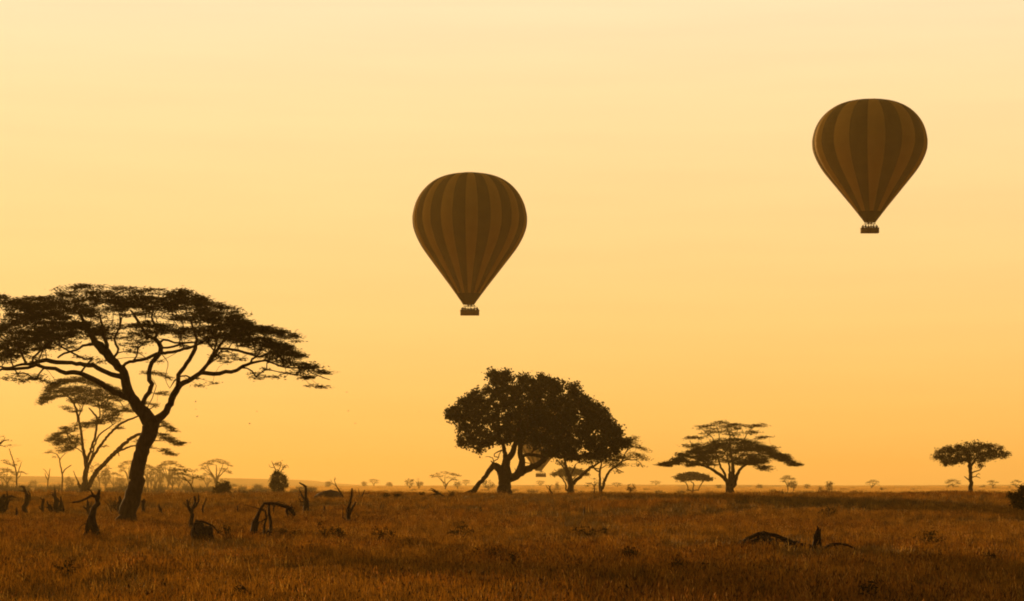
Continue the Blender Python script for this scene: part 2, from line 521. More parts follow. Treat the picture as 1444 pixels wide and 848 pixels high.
# ---- the big acacia on the left
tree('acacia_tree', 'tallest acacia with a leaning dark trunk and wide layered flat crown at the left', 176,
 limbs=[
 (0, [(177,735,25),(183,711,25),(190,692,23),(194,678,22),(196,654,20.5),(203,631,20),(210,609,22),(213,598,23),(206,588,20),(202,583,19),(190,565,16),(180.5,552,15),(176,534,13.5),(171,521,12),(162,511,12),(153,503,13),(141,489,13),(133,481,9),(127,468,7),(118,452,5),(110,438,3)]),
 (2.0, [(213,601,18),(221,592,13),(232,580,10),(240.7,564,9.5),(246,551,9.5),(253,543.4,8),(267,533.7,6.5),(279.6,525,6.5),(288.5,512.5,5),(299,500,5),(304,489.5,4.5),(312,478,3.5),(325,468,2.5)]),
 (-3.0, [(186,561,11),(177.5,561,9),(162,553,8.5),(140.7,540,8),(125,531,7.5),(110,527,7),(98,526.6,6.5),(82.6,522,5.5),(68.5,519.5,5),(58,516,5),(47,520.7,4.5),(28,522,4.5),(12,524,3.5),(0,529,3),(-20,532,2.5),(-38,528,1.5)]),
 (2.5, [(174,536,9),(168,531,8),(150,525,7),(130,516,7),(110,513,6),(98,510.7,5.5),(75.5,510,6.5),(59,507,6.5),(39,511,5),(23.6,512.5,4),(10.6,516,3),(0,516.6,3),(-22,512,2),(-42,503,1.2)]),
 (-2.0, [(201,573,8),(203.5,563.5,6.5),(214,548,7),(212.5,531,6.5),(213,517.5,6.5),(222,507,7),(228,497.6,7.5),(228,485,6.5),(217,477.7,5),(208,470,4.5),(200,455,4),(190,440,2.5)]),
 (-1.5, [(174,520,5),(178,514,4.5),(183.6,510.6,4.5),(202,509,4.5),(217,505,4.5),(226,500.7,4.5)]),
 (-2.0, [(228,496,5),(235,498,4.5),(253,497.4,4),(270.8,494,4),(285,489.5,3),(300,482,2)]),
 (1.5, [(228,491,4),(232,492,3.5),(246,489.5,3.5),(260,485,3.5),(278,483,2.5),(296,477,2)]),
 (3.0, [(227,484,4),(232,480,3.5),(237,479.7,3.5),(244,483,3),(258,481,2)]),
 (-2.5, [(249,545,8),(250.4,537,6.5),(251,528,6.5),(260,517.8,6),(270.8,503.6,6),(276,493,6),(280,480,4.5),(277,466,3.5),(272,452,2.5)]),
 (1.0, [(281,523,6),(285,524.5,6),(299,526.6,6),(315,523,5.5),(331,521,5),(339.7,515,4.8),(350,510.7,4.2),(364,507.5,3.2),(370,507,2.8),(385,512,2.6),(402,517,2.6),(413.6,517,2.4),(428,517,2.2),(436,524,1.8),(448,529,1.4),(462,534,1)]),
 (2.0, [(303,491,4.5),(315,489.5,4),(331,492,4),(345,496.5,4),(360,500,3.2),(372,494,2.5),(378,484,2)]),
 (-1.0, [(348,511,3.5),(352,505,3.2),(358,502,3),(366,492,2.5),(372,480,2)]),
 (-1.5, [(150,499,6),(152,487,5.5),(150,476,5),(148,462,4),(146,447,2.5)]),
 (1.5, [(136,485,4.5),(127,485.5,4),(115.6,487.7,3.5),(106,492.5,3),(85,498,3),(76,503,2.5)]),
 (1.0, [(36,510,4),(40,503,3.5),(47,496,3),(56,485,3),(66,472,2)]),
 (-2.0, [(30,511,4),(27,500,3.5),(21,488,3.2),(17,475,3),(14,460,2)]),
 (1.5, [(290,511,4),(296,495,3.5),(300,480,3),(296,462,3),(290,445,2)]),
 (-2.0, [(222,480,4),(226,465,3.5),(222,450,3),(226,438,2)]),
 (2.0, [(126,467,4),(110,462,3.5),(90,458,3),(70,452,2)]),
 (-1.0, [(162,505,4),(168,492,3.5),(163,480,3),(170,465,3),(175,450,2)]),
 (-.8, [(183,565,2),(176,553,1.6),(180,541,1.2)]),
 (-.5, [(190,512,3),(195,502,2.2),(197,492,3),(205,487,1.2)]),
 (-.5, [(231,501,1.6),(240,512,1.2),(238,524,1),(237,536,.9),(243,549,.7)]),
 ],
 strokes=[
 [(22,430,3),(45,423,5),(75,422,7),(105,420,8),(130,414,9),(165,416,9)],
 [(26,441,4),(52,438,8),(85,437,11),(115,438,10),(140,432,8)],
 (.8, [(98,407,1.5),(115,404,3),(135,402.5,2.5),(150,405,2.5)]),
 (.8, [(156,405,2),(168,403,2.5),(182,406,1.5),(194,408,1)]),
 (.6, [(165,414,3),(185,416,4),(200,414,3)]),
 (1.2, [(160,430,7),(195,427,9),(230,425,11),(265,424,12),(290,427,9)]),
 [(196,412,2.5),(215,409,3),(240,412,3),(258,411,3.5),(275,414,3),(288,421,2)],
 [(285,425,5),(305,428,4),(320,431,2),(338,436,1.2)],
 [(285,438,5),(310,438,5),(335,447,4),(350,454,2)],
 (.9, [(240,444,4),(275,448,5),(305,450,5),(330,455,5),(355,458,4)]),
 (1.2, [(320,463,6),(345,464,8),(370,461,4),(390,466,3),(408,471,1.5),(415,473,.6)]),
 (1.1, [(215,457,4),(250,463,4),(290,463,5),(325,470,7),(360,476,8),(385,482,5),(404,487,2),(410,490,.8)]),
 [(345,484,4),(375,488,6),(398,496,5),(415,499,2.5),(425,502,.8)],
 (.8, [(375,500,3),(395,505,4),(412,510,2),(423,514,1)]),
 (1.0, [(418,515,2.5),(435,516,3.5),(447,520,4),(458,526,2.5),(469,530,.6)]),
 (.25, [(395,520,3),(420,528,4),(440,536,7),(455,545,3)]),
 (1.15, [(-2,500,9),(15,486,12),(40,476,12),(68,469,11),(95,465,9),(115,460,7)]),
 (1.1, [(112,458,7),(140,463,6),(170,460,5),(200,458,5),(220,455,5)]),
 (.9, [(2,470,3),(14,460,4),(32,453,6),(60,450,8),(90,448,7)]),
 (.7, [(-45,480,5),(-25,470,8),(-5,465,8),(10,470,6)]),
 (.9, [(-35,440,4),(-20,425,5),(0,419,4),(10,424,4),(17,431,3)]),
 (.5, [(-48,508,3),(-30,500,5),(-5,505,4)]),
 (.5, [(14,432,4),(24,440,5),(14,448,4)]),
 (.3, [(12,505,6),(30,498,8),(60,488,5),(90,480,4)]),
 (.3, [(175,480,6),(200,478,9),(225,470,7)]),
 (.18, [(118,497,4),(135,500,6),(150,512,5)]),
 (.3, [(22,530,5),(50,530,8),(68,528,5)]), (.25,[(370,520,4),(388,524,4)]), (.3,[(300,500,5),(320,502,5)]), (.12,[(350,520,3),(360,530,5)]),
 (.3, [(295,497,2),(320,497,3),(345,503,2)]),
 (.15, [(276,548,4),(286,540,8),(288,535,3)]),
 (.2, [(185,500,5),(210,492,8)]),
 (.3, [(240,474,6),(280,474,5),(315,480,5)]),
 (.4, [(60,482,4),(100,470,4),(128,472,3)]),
 ],
 depth=5.5, dens=25, k=54, spray=(.31,.07), lsize=(.27,.058), twig_r=.014, seed=3, min_attach_py=560)

# ---- acacia standing behind the big trunk
tree('acacia_tree', 'slender many stemmed acacia standing behind the big leaning trunk on its left', 460,
 limbs=[
 (0, [(118.5,697,15),(118.5,690,12),(120,678,8),(121.5,654,6.5),(118,638,4.5),(114,607,3.5),(108.5,581,3),(102,566,2.5),(92,556,2),(84,548,1.3)]),
 (1, [(122,652,5),(127,638,3.7),(134,614,3.5),(135.6,590.6,3),(130,582,2.4),(124,575,1.5)]),
 (-1, [(135,600,3),(141,585,2.2),(139,572,2),(137,555,1.5)]),
 (-2, [(122.5,662,5),(130,647,4.2),(146,623.7,3.7),(162.7,605,3.5),(177,595,3),(188.7,590.6,2.6),(205,583,2),(222,572,1.3)]),
 (1.5, [(129,649,3.2),(131,638,2.8),(133,628,2.6),(139,614,2.5),(148.6,606,2),(162,596,1.2)]),
 (1, [(121,694,8),(125,687,7),(132,671,6.5),(146,654,6),(162.7,638,6),(174.5,626,5),(188.7,615.4,4.5),(200.5,611,4),(215,604,3),(232,600,1.6)]),
 (-1, [(163,638,3.2),(172,634,3),(184,629.6,2.5),(198,627,2.2),(215,622,2),(230,622,1)]),
 (.5, [(116,690,6),(111,683,3.5),(109,679,1.5)]), (-.5,[(92,556,1.8),(78,551,1.5),(66,558,1)]), (.8,[(117,630,2),(106,618,1.6),(92,610,1.3),(78,616,.8)]), (-1,[(119,640,1.8),(108,632,1.4),(96,632,1)]),
 (-.5, [(114,688,2.5),(108,674,1.6),(104,664,1)]),
 (.3, [(166,636,2),(167,643,1.2)]),
 (0, [(110,590,2.2),(116,575,1.8),(122,560,1.4),(120,545,1)]),
 (-.8, [(138,575,1.8),(150,566,1.4),(165,558,1)]),
 (.6, [(205,583,1.8),(215,565,1.4),(222,545,1)]),
 ],
 strokes=[
 (1.3, [(57,569,2),(64,557,3.5),(76,543,4),(95,536,3),(115,535,4),(130,538,5),(150,545,5),(172,553,4),(186,561,3)]),
 (.9, [(62,566,2),(80,556,4),(100,552,5),(125,550,5),(150,556,5),(170,562,4)]), (.8, [(100,566,3),(120,562,7),(140,566,8),(158,574,5)]), (.5,[(90,575,3),(110,580,4)]), (.5,[(150,583,4),(172,578,5),(190,572,4)]), (.5, [(75,555,3),(92,548,4),(120,548,4)]),
 (1.1, [(70,622,1.5),(82,613,3),(94,605,4.5),(106,602,5)]), (.9, [(78,626,2),(92,620,4),(108,614,4)]), (.8, [(86,636,1.5),(101,628,4),(114,620,3)]),
 (.8, [(115,600,3),(127,598,4),(146,591,5),(168,589,4)]), (.3, [(141,632,1.5),(152,628,2)]), (.3, [(158,600,3),(175,606,2)]),
 (.9, [(222,594,2),(236,600,3),(246,610,2)]), (.9, [(222,612,3),(240,619,5),(251,626,3),(258,624,.8)]), (.7, [(222,632,3),(240,639,3),(246,642,1)]),
 (.5, [(205,567,2),(222,573,3)]), (.5, [(205,525,2),(228,527,3),(245,535,3)]), (.5, [(216,552,2),(240,556,3)]), (.4, [(190,620,3),(212,632,3)]),
 (.3, [(150,575,3),(180,580,3)]),
 ], depth=5, dens=17, k=26, spray=(.42,.10), lsize=(.38,.09), twig_r=.02, seed=8, min_attach_py=640)

# ---- dense broadleaf tree in the middle
CENTRE = [(688,524.6),(697,521),(706,524),(714,522),(730,527),(745,530),(752,534),(763,526),(775,532),(787,536),(800,538),(815,541),(820,552),
          (833,565),(851,569),(857,583),(865,588),(872,604),(888,622),(885,632),(874,636),(868,642),(850,648),(820,648),(800,650),(781,648),(760,644),
          (745,634),(730,631),(704,630),(685,630),(665,634),(655,630),(644,627),(647,614),(645,598.5),(634,594),(628.5,588),(631,578),(641,572),(643,562),(652,561),(662,552),(678,549),(688,545),(690,540),(686,534)]
tree('broadleaf_tree', 'massive dense round crowned tree with a short thick forked trunk near the middle', 300,
 limbs=[
 (0, [(711,694,22),(711.5,686,19),(712,678,19),(711,668,22),(713,658,13),(714.5,650,11),(718,644,9),(723,638,8),(726,629,7),(730,612,5),(735,590,3)]),
 (-1, [(713,672,14),(724,674,11),(733.5,664,11),(736,652,9),(735,643,8),(733.4,634,7),(736,615,5),(745,595,3)]),
 (1, [(731,668,12),(744,661,10.5),(754,658,9.5),(763,652,8.5),(770,645,7.5),(785,635,5.5),(805,625,4),(830,618,3),(850,612,2)]),
 (1.5, [(714,652,8),(712.7,640,6.5),(710,630,5.5),(700,610,4),(690,585,2.5)]),
 (-.5, [(709,668,14),(703,661,11),(698,657,9),(692,661,8),(686.7,669,7),(680,678,6.5),(672.4,685.6,7),(668.5,692,8),(662,697,5)]),
 (-.3, [(670,690,6),(664,693,4),(657,695.5,3),(649,697,1.5)]),
 (.3, [(700,656,4),(695,653,2.6),(692,650,1)]),
 (.3, [(699,656,3),(696,650.6,1.6),(695,646,1.4),(690,644,1),(684,644.5,.6)]),
 (-.4, [(697,651,1.5),(702,648,1.4),(704,641,1.3),(708,635,1)]),
 (.6, [(711,634,3),(704,637,2),(697,640,1.6),(697,644,1.6),(704,645,1.2)]),
 (1, [(735,643,5),(742,641.5,4.6),(752,642,4.6),(763,643,5),(770,642,4)]),
 (-1, [(736,650,2),(742,653,1.3),(750,654,1)]),
 (.8, [(763,650,4),(764,640,3.5),(760,628,3)]),
 (-1, [(785,635,4),(800,641,3.2),(820,643,3),(845,640,2)]),
 (.5, [(700,615,3),(680,622,2.5),(665,630,1.5)]),
 (.2, [(725,672,1.5),(727,664,1),(726,660,.6)]),
 ],
 polys=[(1.0, CENTRE)], strokes=[(.5, [(664,637,1),(675,635,1.5),(686,632,2)]), (.5,[(822,560,6),(838,575,7),(852,592,8),(868,612,7)]), (.35,[(846,577,4),(858,592,4),(871,612,4)]), (1.2,[(690,526,2),(697,531,3),(694,540,2)]), (1.3,[(631,582,3),(640,580,6),(650,585,8)])],
 depth=6.5, dens=7.5, k=36, spray=(.38,.33), lsize=(.36,.22), mode='blob', twig_r=.02, seed=21, leafmat=BRLEAF,
 holes=[(751,636,8,4),(762,632,4,3),(790,640,6,2)], min_attach_py=642, rough=.1)

# ---- thorn trees just behind it
tree('thorn_tree', 'forked thorn tree under the right end of the dense round crown', 400,
 limbs=[
 (0, [(805,694,11),(805,688,9),(805,680,8.5),(801,668.7,6.5),(798,658,4.5),(797,650,3),(795,642,2)]),
 (1, [(807,684,7),(811,679,5.5),(816.5,674,5),(825.6,666,4.5),(833,659.7,4.2),(838.6,657,3.2),(850,650,2)]),
 (-1, [(798,693,3),(798,690.8,2.6),(797.7,683,2.3),(792,674,2),(788,671,1.5)]),
 (.5, [(803,672,3),(808,664,2.2),(812,655,1.6)]), (-.7, [(800,664,2.6),(792,656,2),(786,650,1.4)]), (.6,[(834,660,2.4),(846,661,1.6),(856,656,1.2)])],
 strokes=[(.8,[(782,648,3),(800,646,4),(825,649,4),(850,650,4),(876,648,4)]), (.5,[(790,653,2),(800,655,2)])],
 depth=3, dens=5, k=26, spray=(.5,.2), lsize=(.36,.14), twig_r=.02, seed=31, min_attach_py=672, mode='blob')
tree('thorn_tree', 'sparse leafless looking thorn tree spreading right beyond the dense round crown', 440,
 limbs=[
 (0, [(847,694,6),(846,688,4.5),(845.7,678,3.4),(846,665,3.2),(847.6,657,2.4),(850,648,1.6)]),
 (1, [(849,691,5),(851,684,4.2),(854,675,3.8),(860.6,663.5,3.2),(869.7,657,2.8),(881,649,2.2),(895.6,648.6,1.5),(906,645,1)]),
 (-1, [(846,666,2.4),(838.6,662,2),(835,656,1.6),(832,648,1)]),
 (.5, [(866,659,2),(874,664,1.4),(880,666,.8)]), (.7,[(877,651,2),(884,636,1.6),(896,630,1.4),(912,635,.8)]),
 (-.6,[(884,637,1.6),(888,622,1.4),(898,617,1)]), (.2,[(896,648,1.2),(903,653,.9),(907,660,.6)]), (.3,[(852,682,1.5),(851,676,1),(850,673,.7)])],
 strokes=[(.8,[(884,620,1.2),(893,617,2),(903,616.5,1)]), (1,[(893,629,1.5),(903,632,2),(915,636.5,1)]), (.8,[(886,640,4),(900,643,4),(912,648,2)]), (.7,[(886,626,4),(900,624,4)]), (1,[(856,652,4),(868,655,4),(878,654,3)]),
          (.35,[(868,664,2),(880,667,2)]), (1,[(862,645,4),(874,643,4),(883,645,2)]), (.3,[(896,655,2),(908,658,2)])],
 depth=3, dens=9, k=24, spray=(.5,.14), lsize=(.42,.10), twig_r=.014, seed=33, min_attach_py=672)

# ---- layered umbrella acacia right of the middle
tree('acacia_tree', 'umbrella acacia with drooping layered crown and thin open top right of the middle', 430,
 limbs=[
 (0, [(1029,694,13),(1027.5,688,10),(1026,681,6.5),(1020.6,673.6,5),(1008,664.6,4.2),(997,659,3.2),(984,655,2)]),
 (1, [(1031,690,9),(1032.5,683,7),(1033,670,6.5),(1034,655.6,4.6),(1031,641,3.2),(1030,628,2.2),(1029.6,614,1.6),(1024,600,1)]),
 (-1, [(1033,688,6),(1036,680,5.5),(1038.6,672,5.2),(1042,663,4.2),(1049.5,657,3.2),(1062,651,2.2),(1080,646,1.4)]),
 (1.6, [(1026,683,4.5),(1022.4,668,3.6),(1017,659,3),(1014,647,2.3),(1008,634,1.6)]),
 (-1.6, [(1028,684,4.5),(1028,672,3.6),(1028,659,3),(1024,645,2)]),
 (.8, [(1010,640,1.8),(1008,621,1.4),(999,611,1.2),(990,604,.8)]), (-.8, [(1012,634,1.6),(1015,616,1.3),(1011,602,.9)]),
 (.5, [(1038,640,1.8),(1049,621,1.5),(1057,608,1.2),(1066,601,.8)]), (1,[(1035,650,2.6),(1048,640,2),(1058,628,1.5),(1073,618,1)]),
 (-1,[(1000,660,2.2),(990,648,1.8),(978,632,1.4),(972,622,1)])],
 strokes=[
 (1.1,[(931,655,.8),(940,655,2.5),(949,652,4),(963,646,5.5),(981,639,7),(999,632,7),(1015,625,7),(1033,627,9),(1053,628,8),(1071,632,6),(1089,640,5),(1104,646,4),(1118,654,3),(1125,655.5,.8)]),
 (.6,[(985,645,6),(1010,642,8),(1035,645,10),(1060,646,7),(1080,648,5)]), (.8,[(970,655,3),(990,650,5),(1008,655,3)]), (.8,[(1043,652,3.5),(1062,652,4),(1075,658,4),(1080,662,2)]), (.8,[(1083,658,2),(1088,663,1.6)]),
 (.8,[(956,641,1.2),(968,641,2.5)]), (.8,[(1094,643,2.5),(1113,643,1.2)]), (.8,[(1080,631,2),(1094,631,1)]),
 (.55,[(984,601.6,1),(994,602,1.6),(1004,598,1.6),(1022,595.5,2),(1033,598,1.8),(1048,599,2)]), (.5,[(1010,601,2),(1028,602,3),(1042,603,2)]),
 (.6,[(1053,603,1.5),(1065,600,2),(1077,599,1)]), (.5,[(1049,609,2),(1067,609,2.5)]), (.6,[(1070,618,1.5),(1081,614,2),(1083,617,1)]),
 (.6,[(966,618,1),(979,617,2),(989,619,1.6)]), (.7,[(964,627,1),(973,630,2),(986,625,2.4)]), (.5,[(989,612,1),(1000,614,1)]), (.3,[(1000,607,3),(1020,610,4),(1040,612,4)])],
 depth=5, dens=17, k=30, spray=(.46,.11), lsize=(.42,.10), twig_r=.02, seed=41, min_attach_py=668)

# ---- small acacia at the right
tree('acacia_tree', 'lone small acacia with one straight bare trunk and broken twig stubs at the right', 340,
 limbs=[
 (0, [(1369,694,7.5),(1369,684,6),(1369,671,5.4),(1367.6,661,5),(1366.4,650,4),(1364,640,3),(1358,634,2)]),
 (.7, [(1368,664,4),(1371.5,655,3),(1378,646,2.4),(1388,638,1.6)]), (-.6, [(1369,668,2),(1375,665,1.7),(1380.6,663.7,1.4),(1384,658,1)]),
 (.1, [(1368,679,2),(1364,675,1.6),(1360,672,1)]), (-.2, [(1370,674,1.6),(1376,672,1.2),(1382,674.5,.8)]), (.3,[(1376,672,1),(1380,668,1),(1383,669,.7)]),
 (-.5, [(1366,652,3),(1356,646,2.2),(1342,642,1.6),(1328,641,1)]), (.5,[(1378,646,2),(1395,643,1.6),(1412,641,1)])],
 polys=[(.95, [(1313,640),(1318,638),(1321,640),(1323,631),(1338,629),(1352,627),(1366,622),(1385,624),(1399,626),(1411,630),(1422,638),(1424,643),(1416,648),(1404,647),(1397,651),(1388,652),(1378,654),(1366,652),(1352,655),(1336,661),(1329,655),(1326,648),(1317,652),(1313,646)])],
 strokes=[(.4,[(1374,656,2),(1382,658,3),(1387,662,2)])],
 depth=3.2, dens=12.0, k=34, spray=(.34,.2), lsize=(.26,.12), mode='blob', twig_r=.016, seed=51, min_attach_py=662)

# ------------------------------------------------------------------ smaller and farther trees, by kind
def umbrella(cx, by, ty, hw, Y, label, seed, group=None, thick=None, stems=2, lean=0, dens=1.0, dip=.35, name='acacia_tree', d=3):
    """small flat topped acacia: crown from ty down, half width hw, trunk standing at by (photo px)"""
    rng = random.Random(seed)
    if Y > 550: Y *= 2.3
    H = by - ty
    th = thick or H * .12
    w0 = max(1.6, H * .07)
    s = Y / F
    fork = by - H * rng.uniform(.3, .42)
    limbs = [(0, [(cx, by, w0 * 1.3), (cx + lean * .2, (by + fork) / 2, w0), (cx + lean * .4, fork, w0 * .9), (cx + lean * .6 + rng.uniform(-1, 1), ty + H * .35, w0 * .55), (cx + lean, ty + th, w0 * .3)])]
    for i in range(stems * 2):
        sd = -1 if i % 2 else 1
        e = hw * rng.uniform(.4, .85) * sd
        limbs.append((rng.uniform(-1, 1) * d * .5, [(cx + lean * .3, fork + rng.uniform(-.1, .2) * H, w0 * .7), (cx + lean * .5 + e * .4, fork - H * .22, w0 * .5), (cx + lean + e, ty + th + H * dip * (e / hw) ** 2 * .6, w0 * .25)]))
    st = []
    for q in range(3):
        o = q * th * .9 + (0 if q == 0 else rng.uniform(0, th * .6))
        f = 1 - .12 * q * rng.random()
        a0, a1 = (-1, 1) if q == 0 else ((-1, -.15) if q == 1 else (.1, 1.0))
        pts = []
        for t in np.linspace(a0, a1, 6):
            pts.append((cx + lean + hw * t * f, ty + o + H * dip * abs(t) ** 2 * .5 + rng.uniform(-.6, .6), max(.6, th * .55 * (1 - .7 * abs(t) ** 3))))
        st.append((1.2 if q == 0 else .8, pts))
    sp = max(.4, 1.7 * s)
    return tree(name, label, Y, limbs, strokes=st, depth=d, dens=dens * 3.2 / (sp / .5) ** 1.2, k=16, spray=(sp, sp * .22), lsize=(sp * .9, sp * .26),
                twig_r=.03, seed=seed, group=group, single=True, min_attach_py=fork)

def roundtree(cx, by, ty, hw, Y, label, seed, group=None, name='bush', cat='bush', stem=.25, dens=1.0, shape=None, d=None):
    """round or lumpy bush tree"""
    rng = random.Random(seed)
    if Y > 550: Y *= 2.3
    H = by - ty; s = Y / F
    pts = []
    n = 14
    cy = ty + (H * (1 - stem)) / 2; rh = H * (1 - stem) / 2
    for i in range(n):
        a = 2 * math.pi * i / n
        r = rng.uniform(.82, 1.12)
        pts.append((cx + math.cos(a) * hw * r, cy - math.sin(a) * rh * r))
    w0 = max(1.2, H * .09)
    limbs = [(0, [(cx, by, w0), (cx + rng.uniform(-.5, .5), by - H * .3, w0 * .7), (cx, cy, w0 * .3)]),
             (.4, [(cx, by - H * .2, w0 * .6), (cx + hw * .3, by - H * .45, w0 * .4), (cx + hw * .6, cy, w0 * .2)]),
             (-.4, [(cx, by - H * .22, w0 * .6), (cx - hw * .3, by - H * .45, w0 * .4), (cx - hw * .6, cy - 1, w0 * .2)])]
    sp = max(.22, 1.5 * s)
    return tree(name, label, Y, limbs, polys=[(1.0, pts)], depth=d or hw * s * .8, dens=dens * 3.4 / (sp / .45) ** 1.3, k=18, spray=(sp, sp * .8), lsize=(sp * .75, sp * .42),
                mode='blob', twig_r=.02, seed=seed, group=group, single=True, cat=cat, leafmat=BUSHLEAF)

GP = 'distant trees along the horizon'
# domed umbrella seen through the fork of the thorn tree
tree('acacia_tree', 'hazy domed flat topped acacia seen behind the forked thorn tree', 900,
 [(0,[(803,695,4),(803,686,3),(800,678,2.4),(796,670,1.6)]), (1,[(802,682,2),(808,676,1.8),(816,668,1.2)]), (-1,[(803,684,1.6),(797,676,1.5),(788,668,1)])],
 polys=[(1,[(773,671),(780,666),(790,661),(803,659),(818,662),(828,667),(831,672),(815,670),(800,673),(785,671.5)])], depth=4, dens=4.5, k=22,
 spray=(.8,.35), lsize=(.8,.3), mode='blob', twig_r=.03, seed=61, single=True, min_attach_py=682, group=GP)
tree('acacia_tree', 'small mushroom shaped acacia on three thin stems left of the layered umbrella acacia', 800,
 [(0,[(977,694,2.2),(977.4,689,1.8),(978.3,682.6,1.6),(974,679,1.3),(973,673,.9)]), (1,[(970,693,1.6),(970,688,1.5),(968.4,682.6,1.4),(962,677,1),(958,673,.7)]), (-1,[(985,693,1.5),(985.5,689,1.4),(990,681,1.3),(994,677,1),(997,673,.7)])],
 polys=[(1,[(951,673),(956,669),(963,667),(972,665.5),(986,666.4),(995,669),(1001,672),(1007,677),(997,679),(985,677.5),(972,678.5),(961,680),(954,676)])], depth=3.5, dens=7, k=22,
 spray=(.7,.3), lsize=(.65,.25), mode='blob', twig_r=.025, seed=62, single=True, min_attach_py=684)

umbrella(305, 694, 650, 22, 640, 'open flat topped acacia behind the dark round bush on the left', 71, dens=.9, stems=3, dip=.3)
tree('acacia_tree', 'slim acacia with curved bare stem and small flat crown left of the dark round bush', 420,
 [(0,[(274,702,3),(274,698,2.4),(272,690,2.2),(268,683,2),(262,676,1.6),(257,671,1)]), (.5,[(270,685,1.6),(272,676,1.3),(271,668,.9)]), (-.5,[(264,678,1.2),(255,674,1),(247,668,.7)])],
 strokes=[(1,[(240,664,1),(252,663,2.5),(266,662,2.5),(284,664,1)]), (.7,[(249,669,1),(262,668,2),(280,672,1.2)]), (.5,[(276,674,1),(288,674,.8)])],
 depth=2.5, dens=3.2, k=18, spray=(.6,.14), lsize=(.5,.14), twig_r=.02, seed=72, single=True, min_attach_py=680)
umbrella(236, 694, 652, 18, 760, 'hazy spreading acacia right of the big leaning trunk', 73, dens=1.3, stems=3, lean=4)
roundtree(226, 694, 655, 6, 800, 'hazy narrow upright tree just right of the big leaning trunk', 74, name='bushy_tree', cat='tree', dens=.7)
umbrella(213, 694, 660, 13, 820, 'faint thin stemmed acacia touching the right side of the leaning trunk', 75, dens=1.0)
umbrella(252, 694, 668, 16, 900, 'faint low wide acacia under the slim curved acacia', 76, dens=1.0)
umbrella(182, 692, 652, 14, 860, 'faint acacia behind the lower limb left of the leaning trunk', 77, dens=1.0)
umbrella(140, 693, 655, 18, 900, 'faint flat acacia behind the foot of the many stemmed acacia', 78, dens=.45)
umbrella(160, 694, 668, 14, 980, 'faint low acacia between the many stemmed acacia and the leaning trunk', 79, dens=1.0)
tree('thorn_tree', 'spindly thorn tree with upward twigs near the left edge', 900,
 [(0,[(23,697,3.4),(23,690,2.6),(23.3,670,2.2),(20,655,1.8),(16,642,1.5),(13,633,1.1)]), (1,[(23.5,672,1.6),(27,660,1.3),(29.5,652,.8)]), (-1,[(23,667,1.4),(31,666,1.2),(39,669,.7)]), (.6,[(23.5,676,1.3),(28,671,1),(30,664,.7)]), (-.6,[(21,658,1),(13,655,1),(5,652,.7)])],
 strokes=[(.35,[(2,650,1.5),(12,652,3),(22,656,3)]), (.3,[(10,629,1),(24,627,2)]), (.25,[(24,650,2),(30,648,2)]), (.3,[(30,665,1.5),(40,668,1)]), (.3,[(0,662,3),(18,664,3)])], depth=3, dens=7, k=18, spray=(.6,.15), lsize=(.5,.12), twig_r=.02, seed=80, single=True, min_attach_py=685)
tree('thorn_tree', 'thin leaning thorn tree left of the many stemmed acacia', 850,
 [(0,[(87.5,697,3.6),(87.5,690,2.8),(88,670,2.3),(85,657,1.9),(84,648,1.6),(80,641,1.3),(74,639,.9)]), (1,[(88,668,2),(93,661,1.6),(100,656,1.2)]), (-1,[(84,650,1.2),(88,644,1),(93,640,.7)])],
 strokes=[(.6,[(66,638,1.2),(76,636,2.5),(90,638,2)]), (.5,[(78,630,3),(96,628,4),(104,634,2)]), (.25,[(70,645,1.5),(80,644,1.5)])], depth=2.5, dens=6.5, k=18, spray=(.6,.15), lsize=(.5,.12), twig_r=.02, seed=81, single=True, min_attach_py=670)
tree('dead_tree', 'bare forked dead tree between the two thin thorn trees at the left', 1000,
 [(0,[(67.5,696,2.8),(67.5,680,2),(69,672,1.7),(70,665,1.3),(70.5,661,.8)]), (.5,[(67.5,678,1.5),(64,671,1.2),(63,667,.7)]), (-.5,[(68.5,672,1),(65,665,1),(61,661,.6)])], cat='tree', seed=82, single=True)
tree('acacia_tree', 'branch tip reaching in from an acacia beyond the left edge', 480,
 [(0,[(-30,697,9),(-28,670,7),(-20,650,5),(-12,638,3.5),(-4,628,2.5),(5,622,1.6),(13,620,.8)]), (.5,[(-6,631,1.8),(2,625,1.2),(6,618,.8)]), (-1,[(-26,665,4),(-34,645,3),(-40,630,2)]), (.4,[(-3,628,1.2),(4,629,1),(8,631,.6)])],
 strokes=[(.25,[(-8,616,3),(4,618,2),(10,622,2)]), (.7,[(-60,620,3),(-35,612,5),(-14,614,4)])], depth=3, dens=6, k=18, spray=(.6,.13), lsize=(.5,.1), twig_r=.02, seed=83, single=True, min_attach_py=650)
umbrella(2, 697, 672, 12, 700, 'low hazy acacia cut by the left edge', 84, dens=.6)

